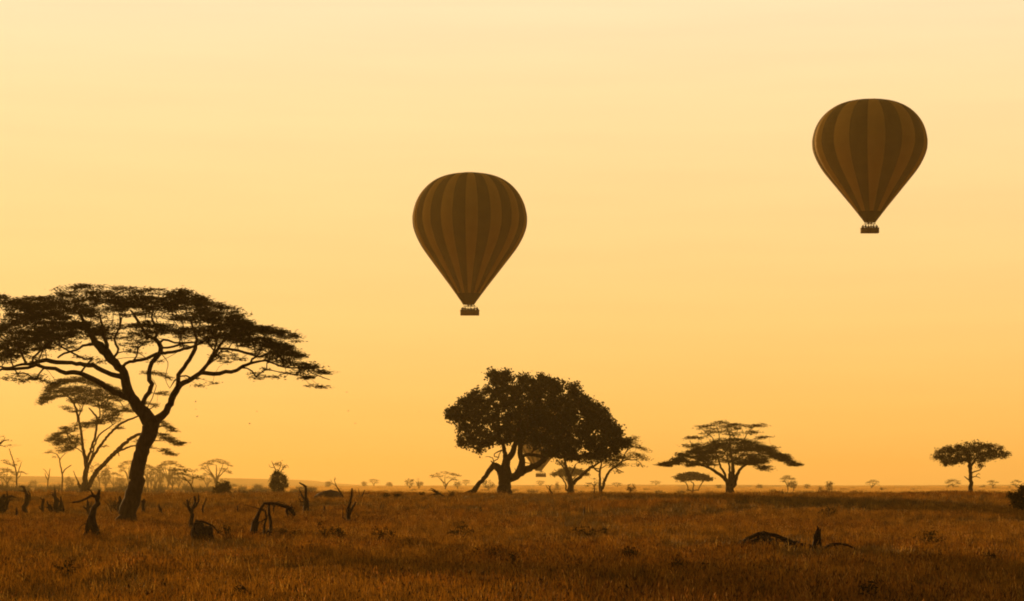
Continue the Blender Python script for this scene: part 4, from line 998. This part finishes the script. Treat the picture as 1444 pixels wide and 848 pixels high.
# ------------------------------------------------------------------ hot air balloons
def fabric(name, c1, c2, tr):
    m, n, l = mat_new(name)
    b = n['Principled BSDF']; out = n['Material Output']
    t = n.new('ShaderNodeTexCoord'); q = n.new('ShaderNodeTexNoise'); q.inputs['Scale'].default_value = .35; q.inputs['Detail'].default_value = 6
    l.new(t.outputs['Object'], q.inputs['Vector'])
    r = n.new('ShaderNodeValToRGB'); l.new(q.outputs[0], r.inputs[0])
    r.color_ramp.elements[0].position = .3; r.color_ramp.elements[0].color = (*c1, 1)
    r.color_ramp.elements[1].position = .7; r.color_ramp.elements[1].color = (*c2, 1)
    l.new(r.outputs[0], b.inputs['Base Color']); b.inputs['Roughness'].default_value = .8; b.inputs['Specular IOR Level'].default_value = .05
    w_ = n.new('ShaderNodeTexWave'); w_.wave_type = 'BANDS'; w_.bands_direction = 'Z'; w_.inputs['Scale'].default_value = .28; w_.inputs['Distortion'].default_value = .4
    l.new(t.outputs['Object'], w_.inputs['Vector'])
    bn = n.new('ShaderNodeBump'); bn.inputs['Strength'].default_value = .35; bn.inputs['Distance'].default_value = .06
    l.new(w_.outputs[0], bn.inputs['Height']); l.new(bn.outputs[0], b.inputs['Normal'])
    tn = n.new('ShaderNodeBsdfTranslucent'); l.new(r.outputs[0], tn.inputs[0])
    mx = n.new('ShaderNodeMixShader'); mx.inputs[0].default_value = tr
    l.new(b.outputs[0], mx.inputs[1]); l.new(tn.outputs[0], mx.inputs[2]); l.new(mx.outputs[0], out.inputs[0])
    return m
FAB_L = fabric('light_stripe_fabric', (.33, .185, .028), (.38, .21, .033), .10)
FAB_D = fabric('dark_stripe_fabric', (.10, .064, .011), (.13, .08, .014), .10)
SKIRT = fabric('scoop_fabric', (.06, .04, .012), (.08, .05, .018), .12)

# envelope profile measured on the balloon: (height above mouth, radius), widest radius = 1
PROF = [(2.295,.0),(2.292,.16),(2.27,.33),(2.23,.485),(2.16,.63),(2.057,.76),(1.92,.872),(1.76,.95),(1.59,.993),(1.487,1.0),(1.35,.986),(1.18,.927),(1.0,.83),(.83,.709),(.66,.581),(.485,.45),(.31,.318),(.19,.232)]
LOWP = [(.19,.232),(.12,.185),(.06,.14),(.0,.10)]
def balloon(label, px, py_floor, Y, R, hscale, gores, rot, mouth_h, lean=0.0, name='hot_air_balloon', basket_px=26.5, skirt_x=0.0, seed=1, np_=12, plabel='', pgroup=''):
    s = Y / F
    base = at(px, py_floor, Y)
    root = empty(name, base, label, 'balloon')
    def prof(P):
        a = np.array([(p[0] * hscale * R + mouth_h, p[1] * R) for p in P])
        return a
    up = prof(PROF)
    # finer profile
    q = smooth_pts([(r, z) for z, r in up], R * .05)
    low = prof(LOWP)
    def surf(profile, a0, a1, na, bulge):
        A = np.linspace(a0, a1, na + 1)
        V, Fc = [], []
        for (r, z) in profile:
            for k_, a in enumerate(A):
                t = k_ / na
                rr = r * (1 + bulge * math.sin(math.pi * t))
                V.append((skirt_x * (1 - (z - mouth_h) / (R * 1.2)) if z - mouth_h < R * 1.2 else 0, 0, 0))
                V[-1] = (V[-1][0] + math.cos(a) * rr, math.sin(a) * rr, z)
        n_ = na + 1
        for i in range(len(profile) - 1):
            for k_ in range(na):
                Fc.append((i * n_ + k_, i * n_ + k_ + 1, (i + 1) * n_ + k_ + 1, (i + 1) * n_ + k_))
        return V, Fc
    da = 2 * math.pi / gores
    for g in range(gores):
        mb = MB(); V, Fc = surf(q, g * da + rot, (g + 1) * da + rot, 6, .018)
        mb.add(V, Fc)
        mb.build('gore', FAB_L if g % 2 == 0 else FAB_D, root, smooth=True)
    mb = MB()
    V, Fc = surf([(r, z) for z, r in low], rot, rot + 2 * math.pi, gores * 3, 0)
    mb.add(V, Fc); mb.build('scoop', SKIRT, root, smooth=True)
    # load tapes: slim ribs on the gore seams
    mb = MB()
    for g in range(gores):
        a = g * da + rot
        P = [((skirt_x * (1 - (z - mouth_h) / (R * 1.2)) if z - mouth_h < R * 1.2 else 0) + math.cos(a) * (r + .005), math.sin(a) * (r + .005), z) for r, z in q[3:]]
        mb.tube(P, np.full(len(P), .03), 4, cap=False)
    tag(mb.build('load_tapes', FAB_D, root), kind='stuff')
    # crown ring and vent cap
    mb = MB(); zt = up[0][0]
    a = np.linspace(0, 2 * math.pi, 25)
    mb.tube([(math.cos(x_) * R * .16, math.sin(x_) * R * .16, zt - .02) for x_ in a], np.full(25, .07), 5, cap=False)
    mb.build('crown_ring', FAB_D, root)
    # basket
    Wb, Db, Hb = basket_px * s, 1.5, 1.08
    bk = MB()
    t_ = .08
    for (c, d) in (((0, -Db / 2, Hb / 2), (Wb, t_, Hb)), ((0, Db / 2, Hb / 2), (Wb, t_, Hb)), ((-Wb / 2 + t_ / 2, 0, Hb / 2), (t_, Db - t_ - .004, Hb)), ((Wb / 2 - t_ / 2, 0, Hb / 2), (t_, Db - t_ - .004, Hb)), ((0, 0, .05), (Wb - 2 * t_ - .004, Db - t_ - .004, .1))):
        bk.box(c, d)
    bo = bk.build('basket', WICKER, root)
    rm = MB()
    c4 = [(-Wb / 2, -Db / 2), (Wb / 2, -Db / 2), (Wb / 2, Db / 2), (-Wb / 2, Db / 2)]
    for i in range(4):
        p, q_ = c4[i], c4[(i + 1) % 4]
        rm.tube([(p[0], p[1], Hb), (q_[0], q_[1], Hb)], [.075, .075], 8)
    rm.build('padded_rim', LEATHER, bo)
    pt = MB()
    for x_ in (-Wb / 6, Wb / 6):
        pt.box((x_, 0, Hb / 2), (.05, Db - .2, Hb - .05))
    pt.build('partition', WICKER, bo)
    fr = MB(); fz = 1.98; fw, fd = Wb * .30, .45
    f4 = [(-fw, -fd), (fw, -fd), (fw, fd), (-fw, fd)]
    for i in range(4):
        p, q_ = f4[i], f4[(i + 1) % 4]
        fr.tube([(p[0], p[1], fz), (q_[0], q_[1], fz)], [.045, .045], 6)
    fo = fr.build('burner_frame', STEEL, root)
    for p, q_ in zip(c4, f4):
        u = MB(); u.tube([(p[0] * .8, p[1] * .95, Hb), (q_[0], q_[1], fz)], [.024, .02], 6); u.build('upright', STEEL, root)
    for x_ in (-.3, .3):
        b_ = MB(); b_.tube([(x_, 0, fz - .15), (x_, 0, fz + .1), (x_, 0, fz + .15), (x_, 0, fz + .55)], [.12, .12, .2, .22], 12)
        for k_ in range(3):
            aa = np.linspace(0, 2 * math.pi, 13)
            b_.tube([(x_ + math.cos(y_) * .26, math.sin(y_) * .26, fz + .2 + k_ * .12) for y_ in aa], np.full(13, .02), 4, cap=False)
        b_.build('burner', STEEL, root)
    for i in range(12):
        a_ = i * math.pi / 6; p = f4[[2, 2, 3, 3, 3, 3, 0, 0, 1, 1, 1, 2][i]]
        cb = MB(); rr = .10 * R
        cb.tube([(p[0], p[1], fz), (skirt_x + math.cos(a_) * rr, math.sin(a_) * rr, mouth_h + .02)], [.016, .016], 4)
        cb.build('cable', ROPE, root)
    # passengers: people of their own, standing on the basket floor
    rng = random.Random(seed)
    ppl = []
    for i in range(np_):
        row = i % 2; col = i // 2; nc = np_ // 2
        x_ = -Wb / 2 + .35 + (Wb - .7) * (col + .5 * row * .6) / (nc - .7)
        x_ = min(x_, Wb / 2 - .33) + rng.uniform(-.05, .05)
        o = bpy.data.objects.new('person', PM[rng.choice((0, 0, 2, 0, 2, 1) if i % 5 == 2 else (0, 0, 2))])
        C.objects.link(o)
        k_ = rng.uniform(.93, 1.03)
        o.scale = (k_, k_, k_)
        o.location = base + Vector((x_, -.40 if row == 0 else .40, .1))
        o.rotation_euler = (0, 0, rng.uniform(-.4, .4) + (0 if row == 0 else math.pi))
        ppl.append((x_, o))
    ORD = ['farthest left', 'second from the left', 'third from the left', 'fourth from the left', 'fifth from the left', 'sixth from the left',
           'sixth from the right', 'fifth from the right', 'fourth from the right', 'third from the right', 'second from the right', 'farthest right']
    if np_ == 10: ORD = ORD[:5] + ORD[7:]
    for (x_, o), w_ in zip(sorted(ppl, key=lambda t: t[0]), ORD):
        tag(o, plabel % w_, 'person', pgroup)
    return root
balloon('striped hot air balloon near the middle of the sky with more and narrower stripes', 662.5, 445, 521, 12.2, 1.012, 28, math.radians(-90 - 3.6), 2.35, skirt_x=-.25,
        plabel='dark figure standing %s in the basket of the middle balloon', pgroup='passengers of the middle balloon', seed=5)
balloon('striped hot air balloon high at the right with fewer and wider stripes', 1226.5, 329, 521, 12.2, .942, 20, math.radians(-90 - 10.9), 2.35, skirt_x=.05,
        plabel='dark figure standing %s in the basket of the high right balloon', pgroup='passengers of the right balloon', seed=6, basket_px=25)
balloon('far hot air balloon almost hidden behind the dense round tree, basket below its crown', 762.7, 673, 960, 12.4, .985, 28, math.radians(-92), 2.5, skirt_x=-.9,
        plabel='dark figure standing %s in the far basket below the dense round tree', pgroup='passengers of the far balloon', seed=7, basket_px=14.5, np_=10)

# ------------------------------------------------------------------ birds
BIRD = mottled('feathers', (.03, .025, .02), (.06, .05, .04), 8)
def bird_mesh(flap):
    mb = MB()
    mb.tube([(0, -.16, 0), (0, -.12, .005), (0, -.04, 0), (0, .06, 0), (0, .15, 0), (0, .2, .0)], [.008, .025, .042, .035, .015, .004], 6)
    for sd in (-1, 1):
        a = [(0, -.05, .02), (sd * .16, -.08, .02 + flap * .12), (sd * .34, .0, .02 + flap * .20), (sd * .15, .05, .02 + flap * .11), (0, .06, .02)]
        mb.add(a + [(x, y, z - .012) for x, y, z in a], [(0, 1, 3, 4), (5, 9, 8, 6)]); mb.add([a[1], a[2], a[3], (a[2][0], a[2][1], a[2][2] - .01)], [(0, 1, 2), (0, 2, 3)])
    mb.add([(-.03, .18, 0), (.03, .18, 0), (.05, .28, 0), (-.05, .28, 0), (0, .18, -.012)], [(0, 1, 2, 3)])
    o = mb.build('bird', BIRD, smooth=True); me = o.data; bpy.data.objects.remove(o); return me
BM = [bird_mesh(f) for f in (1.0, -.4)]
BD = [(607,478,'tiny distant bird highest in the sky below the middle balloon'),(489,553,'tiny distant bird right of the drooping acacia branch tip'),(491,580,'tiny distant bird just below the one beside the acacia branch tip'),
 (362,580,'tiny distant bird low in the sky between the two left acacias, upper one'),(352,598,'tiny distant bird low in the sky between the two left acacias, lower one'),(591,580.5,'tiny distant bird left of the dense round tree crown'),
 (276,567,'tiny distant bird under the lowest right limb of the big acacia, top of three'),(276,577,'tiny distant bird under the big acacia limb, middle of three'),(278,588,'tiny distant bird under the big acacia limb, lowest of three'),(501,597,'lowest tiny distant bird in the open sky between the left acacia and the round tree')]
for i, (px, py, lab) in enumerate(BD):
    o = bpy.data.objects.new('bird', BM[i % 2]); C.objects.link(o); o.location = at(px, py, 430 + 12 * (i % 4)); o.rotation_euler = (0, .2 * (i % 3 - 1), i * 1.3)
    tag(o, lab, 'bird', 'small birds over the plain')

# ------------------------------------------------------------------ grass (instanced tufts)
GR_STRAW = leafy('straw_grass', (.13, .07, .010), (.44, .235, .036), .45, (1, .85, .5), rough=.75, gloss=.08, scale=.7)
GR_RED = leafy('rust_grass', (.13, .064, .009), (.44, .22, .031), .45, (1, .8, .45), rough=.75, gloss=.08, scale=.7)
GR_PALE = leafy('painted_bright_grass', (.55, .34, .08), (.85, .56, .17), .55, (1, .9, .6), rough=.6, gloss=.2, scale=.7)  # pale colour stands in for sparkle in the field and mist far out
GR_GREEN = leafy('green_grass', (.11, .062, .011), (.25, .145, .026), .35, (1, .9, .5), rough=.6, gloss=.2, scale=.7)
GR_DARK = leafy('herb_leaves', (.035, .024, .009), (.07, .045, .014), .2, (1, .9, .5), rough=.6, gloss=.1, scale=.7)
def tuft(name, n, r, h, wd, lean, mat, seed, heads=0):
    rng = np.random.default_rng(seed)
    a = rng.random(n) * 2 * math.pi; q = np.sqrt(rng.random(n)) * r
    bx, by = np.cos(a) * q, np.sin(a) * q
    la = rng.random(n) * 2 * math.pi; L = h * (.45 + .75 * rng.random(n)); le = lean * rng.random(n) * L
    fa = rng.random(n) * math.pi
    wx, wy = np.cos(fa) * wd / 2, np.sin(fa) * wd / 2
    def P(t, k): return np.stack([bx + np.cos(la) * le * t ** 2 + wx * k, by + np.sin(la) * le * t ** 2 + wy * k, L * t], -1)
    v = np.stack([P(0, -1) - [0, 0, .05], P(0, 1) - [0, 0, .05], P(.55, .8), P(.55, -.8), P(1, .12), P(1, -.12)], 1)
    base = np.arange(n)[:, None] * 6
    mb = MB(); mb.add(v, np.vstack([base + [0, 1, 2, 3], base + [3, 2, 4, 5]]))
    if heads:
        hi = rng.choice(n, heads, replace=False)
        for i in hi:
            t_ = np.array([bx[i] + math.cos(la[i]) * le[i], by[i] + math.sin(la[i]) * le[i], L[i]])
            d = np.array([math.cos(la[i]) * .4, math.sin(la[i]) * .4, 1.0]); d /= np.linalg.norm(d); hl = h * .2
            u = np.array([-d[1], d[0], 0]); u /= np.linalg.norm(u) + 1e-9; v_ = np.cross(d, u)
            w_ = wd * .6
            c = t_ - d * .02
            mb.add([c - d * 0, c + d * hl * .4 + u * w_, c + d * hl * .4 + v_ * w_, c + d * hl * .4 - u * w_, c + d * hl * .4 - v_ * w_, c + d * hl],
                   [(0, 1, 2), (0, 2, 3), (0, 3, 4), (0, 4, 1), (5, 2, 1), (5, 3, 2), (5, 4, 3), (5, 1, 4)])
    o = mb.build(name, mat); C.objects.unlink(o)
    return o
def field(name, P, rot, scl, kind_objs, mat):
    """points carrying rotation and scale; a geometry nodes tree stands one tuft on each"""
    me = bpy.data.meshes.new(name)
    me.vertices.add(len(P)); me.vertices.foreach_set('co', P.ravel())
    me.attributes.new('rz', 'FLOAT', 'POINT').data.foreach_set('value', rot)
    me.attributes.new('sc', 'FLOAT', 'POINT').data.foreach_set('value', scl)
    o = bpy.data.objects.new(name, me); C.objects.link(o)
    g = bpy.data.node_groups.new(name, 'GeometryNodeTree')
    g.interface.new_socket('Geometry', in_out='INPUT', socket_type='NodeSocketGeometry'); g.interface.new_socket('Geometry', in_out='OUTPUT', socket_type='NodeSocketGeometry')
    gi, go = g.nodes.new('NodeGroupInput'), g.nodes.new('NodeGroupOutput')
    mp_ = g.nodes.new('GeometryNodeMeshToPoints')
    g.links.new(gi.outputs[0], mp_.inputs['Mesh'])
    ip = g.nodes.new('GeometryNodeInstanceOnPoints')
    g.links.new(mp_.outputs[0], ip.inputs['Points'])
    gg = g.nodes.new('GeometryNodeGeometryToInstance')
    for k in kind_objs:
        oi = g.nodes.new('GeometryNodeObjectInfo'); oi.inputs['Object'].default_value = k; oi.inputs['As Instance'].default_value = True
        g.links.new(oi.outputs['Geometry'], gg.inputs[0])
    g.links.new(gg.outputs[0], ip.inputs['Instance'])
    ip.inputs['Pick Instance'].default_value = True
    a1 = g.nodes.new('GeometryNodeInputNamedAttribute'); a1.data_type = 'FLOAT'; a1.inputs['Name'].default_value = 'rz'
    cx = g.nodes.new('ShaderNodeCombineXYZ'); g.links.new(a1.outputs[0], cx.inputs[2]); 
    er = g.nodes.new('FunctionNodeEulerToRotation'); g.links.new(cx.outputs[0], er.inputs[0]); g.links.new(er.outputs[0], ip.inputs['Rotation'])
    a2 = g.nodes.new('GeometryNodeInputNamedAttribute'); a2.data_type = 'FLOAT'; a2.inputs['Name'].default_value = 'sc'
    g.links.new(a2.outputs[0], ip.inputs['Scale'])
    g.links.new(ip.outputs[0], go.inputs[0])
    o.modifiers.new('tufts', 'NODES').node_group = g
    return tag(o, kind='stuff')
def vnoise(x, y, seed, sx, sy):
    """smooth value noise on arrays"""
    x = x / sx + seed * 13.7; y = y / sy + seed * 7.3
    xi, yi = np.floor(x), np.floor(y); fx, fy = x - xi, y - yi
    fx, fy = fx * fx * (3 - 2 * fx), fy * fy * (3 - 2 * fy)
    def h(a, b): 
        v = np.sin(a * 127.1 + b * 311.7 + seed) * 43758.5453
        return v - np.floor(v)
    return (h(xi, yi) * (1 - fx) + h(xi + 1, yi) * fx) * (1 - fy) + (h(xi, yi + 1) * (1 - fx) + h(xi + 1, yi + 1) * fx) * fy
rng = np.random.default_rng(77)
def scatter(n, y0, y1, marg, p=1.0):
    # even density over the wedge the camera could see, with a margin for a step aside
    Y = y0 + (y1 - y0) * rng.random(n * 3)
    wd_ = .2125 * Y + marg
    keep = rng.random(n * 3) < wd_ / wd_.max()
    Y = Y[keep][:n]; X = (rng.random(len(Y)) * 2 - 1) * (.2125 * Y + marg)
    return X, Y
Xa, Ya = [], []
for (n, y0, y1, m_) in ((34000, 46, 100, 14), (60000, 100, 200, 18), (52000, 200, 300, 22), (16000, 300, 440, 30)):
    a, b = scatter(n, y0, y1, m_); Xa.append(a); Ya.append(b)
X, Y = np.concatenate(Xa), np.concatenate(Ya)
n1 = .55 * vnoise(X, Y, 1, 9, 16) + .3 * vnoise(X, Y, 2, 3.2, 6) + .15 * vnoise(X, Y, 3, 1.2, 1.6)
n2 = .6 * vnoise(X, Y, 5, 14, 22) + .4 * vnoise(X, Y, 6, 3.5, 5)
far = np.clip((Y - 180) / 90, 0, 1)
n1 = n1 - .10 * far * vnoise(X, Y, 9, 30, 9) - .13 * np.clip((Y + 10 * np.sin(X * .021 + 1) - 212) / 12, 0, 1)
kind = np.where(n1 < .375, 2, np.where(n2 + .35 * (rng.random(len(X)) - .5) > .58, 1, 0))
flip = rng.random(len(X)); kind = np.where(flip < .14, 0, np.where(flip < .26, 2, kind))
kind = np.where(rng.random(len(X)) < .03, 4, kind)
kind = np.where((n1 < .33) & (rng.random(len(X)) < .55), 3, kind)
hgt = .86 + .26 * n2
Z = terrain(X, Y)
rot = rng.random(len(X)) * 6.283; scl = (.7 + .6 * rng.random(len(X))) * hgt
scl = scl * np.where(kind == 3, .9, 1) * (1 + .15 * far)
defs = [('grass', GR_STRAW, dict(n=50, r=.30, h=.56, wd=.022, lean=.38, heads=7)), ('rust_grass', GR_RED, dict(n=48, r=.30, h=.6, wd=.022, lean=.36, heads=8)),
        ('green_grass', GR_GREEN, dict(n=54, r=.32, h=.46, wd=.026, lean=.5)), ('dark_herbs', GR_DARK, dict(n=60, r=.3, h=.34, wd=.03, lean=.9)),
        ('painted_bright_grass', GR_PALE, dict(n=12, r=.25, h=.62, wd=.018, lean=.35, heads=9))]  # last kind: pale tufts strewn in as painted highlights
for k, (nm, mt, kw) in enumerate(defs):
    ts = [tuft(nm + '_tuft', mat=mt, seed=900 + k * 10 + j, **kw) for j in range(4)]
    msk = kind == k
    field(nm, np.stack([X, Y, Z], -1)[msk], rot[msk], scl[msk], ts, mt)
# low scrub far out on the plain
Xs = rng.uniform(-420, 420, 3000); Ys = 440 + 1300 * rng.random(3000) ** 1.4
sel = (np.abs(Xs) < .2125 * Ys + 60) & ((vnoise(Xs, Ys, 21, 60, 60) > .68) | (Xs < -.09 * Ys))
Xs, Ys = Xs[sel], Ys[sel]
field('distant_scrub', np.stack([Xs, Ys, terrain(Xs, Ys)], -1), rng.random(len(Xs)) * 6.28, .5 + 1.3 * rng.random(len(Xs)) ** 2,
      [tuft('scrub_tuft', 110, 1.3, 1.2, .16, 1.0, (GR_DARK, GR_STRAW, GR_GREEN)[j], 990 + j) for j in range(3)], GR_DARK)
# pale grass added to brighten the far plain in place of low mist
Yp = np.exp(rng.uniform(np.log(480), np.log(4200), 9000)); Xp = rng.uniform(-.30, .30, 9000) * Yp
sel = vnoise(Xp, Yp, 41, 120, 260) > .22
Xp, Yp = Xp[sel], Yp[sel]
field('mist_standin_grass', np.stack([Xp, Yp, terrain(Xp, Yp)], -1), rng.random(len(Xp)) * 6.28, (.6 + .8 * rng.random(len(Xp))) * np.clip(Yp / 1200, .8, 2.2),
      [tuft('mist_standin_patch', 160, 3.2, .75, .12, .6, GR_PALE, 2990 + j) for j in range(3)], GR_PALE)
# thicket of thorn scrub under the hazy woodland at the left
Yt = rng.uniform(700, 2100, 1500); Xt = -(.07 + .22 * np.sqrt(rng.random(1500))) * Yt
sel = vnoise(Xt, Yt, 31, 45, 110) > .62
Xt, Yt = Xt[sel], Yt[sel]
field('distant_thicket', np.stack([Xt, Yt, terrain(Xt, Yt)], -1), rng.random(len(Xt)) * 6.28, .35 + .9 * rng.random(len(Xt)) ** 2.2,
      [tuft('thicket_tuft', 150, 2.2, 3.6, .22, .8, GR_DARK, 1990 + j) for j in range(3)], GR_DARK)

# ------------------------------------------------------------------ haze
hz = MB(); hz.box((0, 4350, 44.0), (6300, 9400, 100.0))
m, n, l = mat_new('haze_air')
n.remove(n['Principled BSDF'])
pv = n.new('ShaderNodeVolumePrincipled')
pv.inputs['Color'].default_value = (*HAZE_C, 1)
pv.inputs['Density'].default_value = HAZE_D
pv.inputs['Anisotropy'].default_value = HAZE_G
l.new(pv.outputs[0], n['Material Output'].inputs['Volume'])
tag(hz.build('haze', m), kind='stuff')
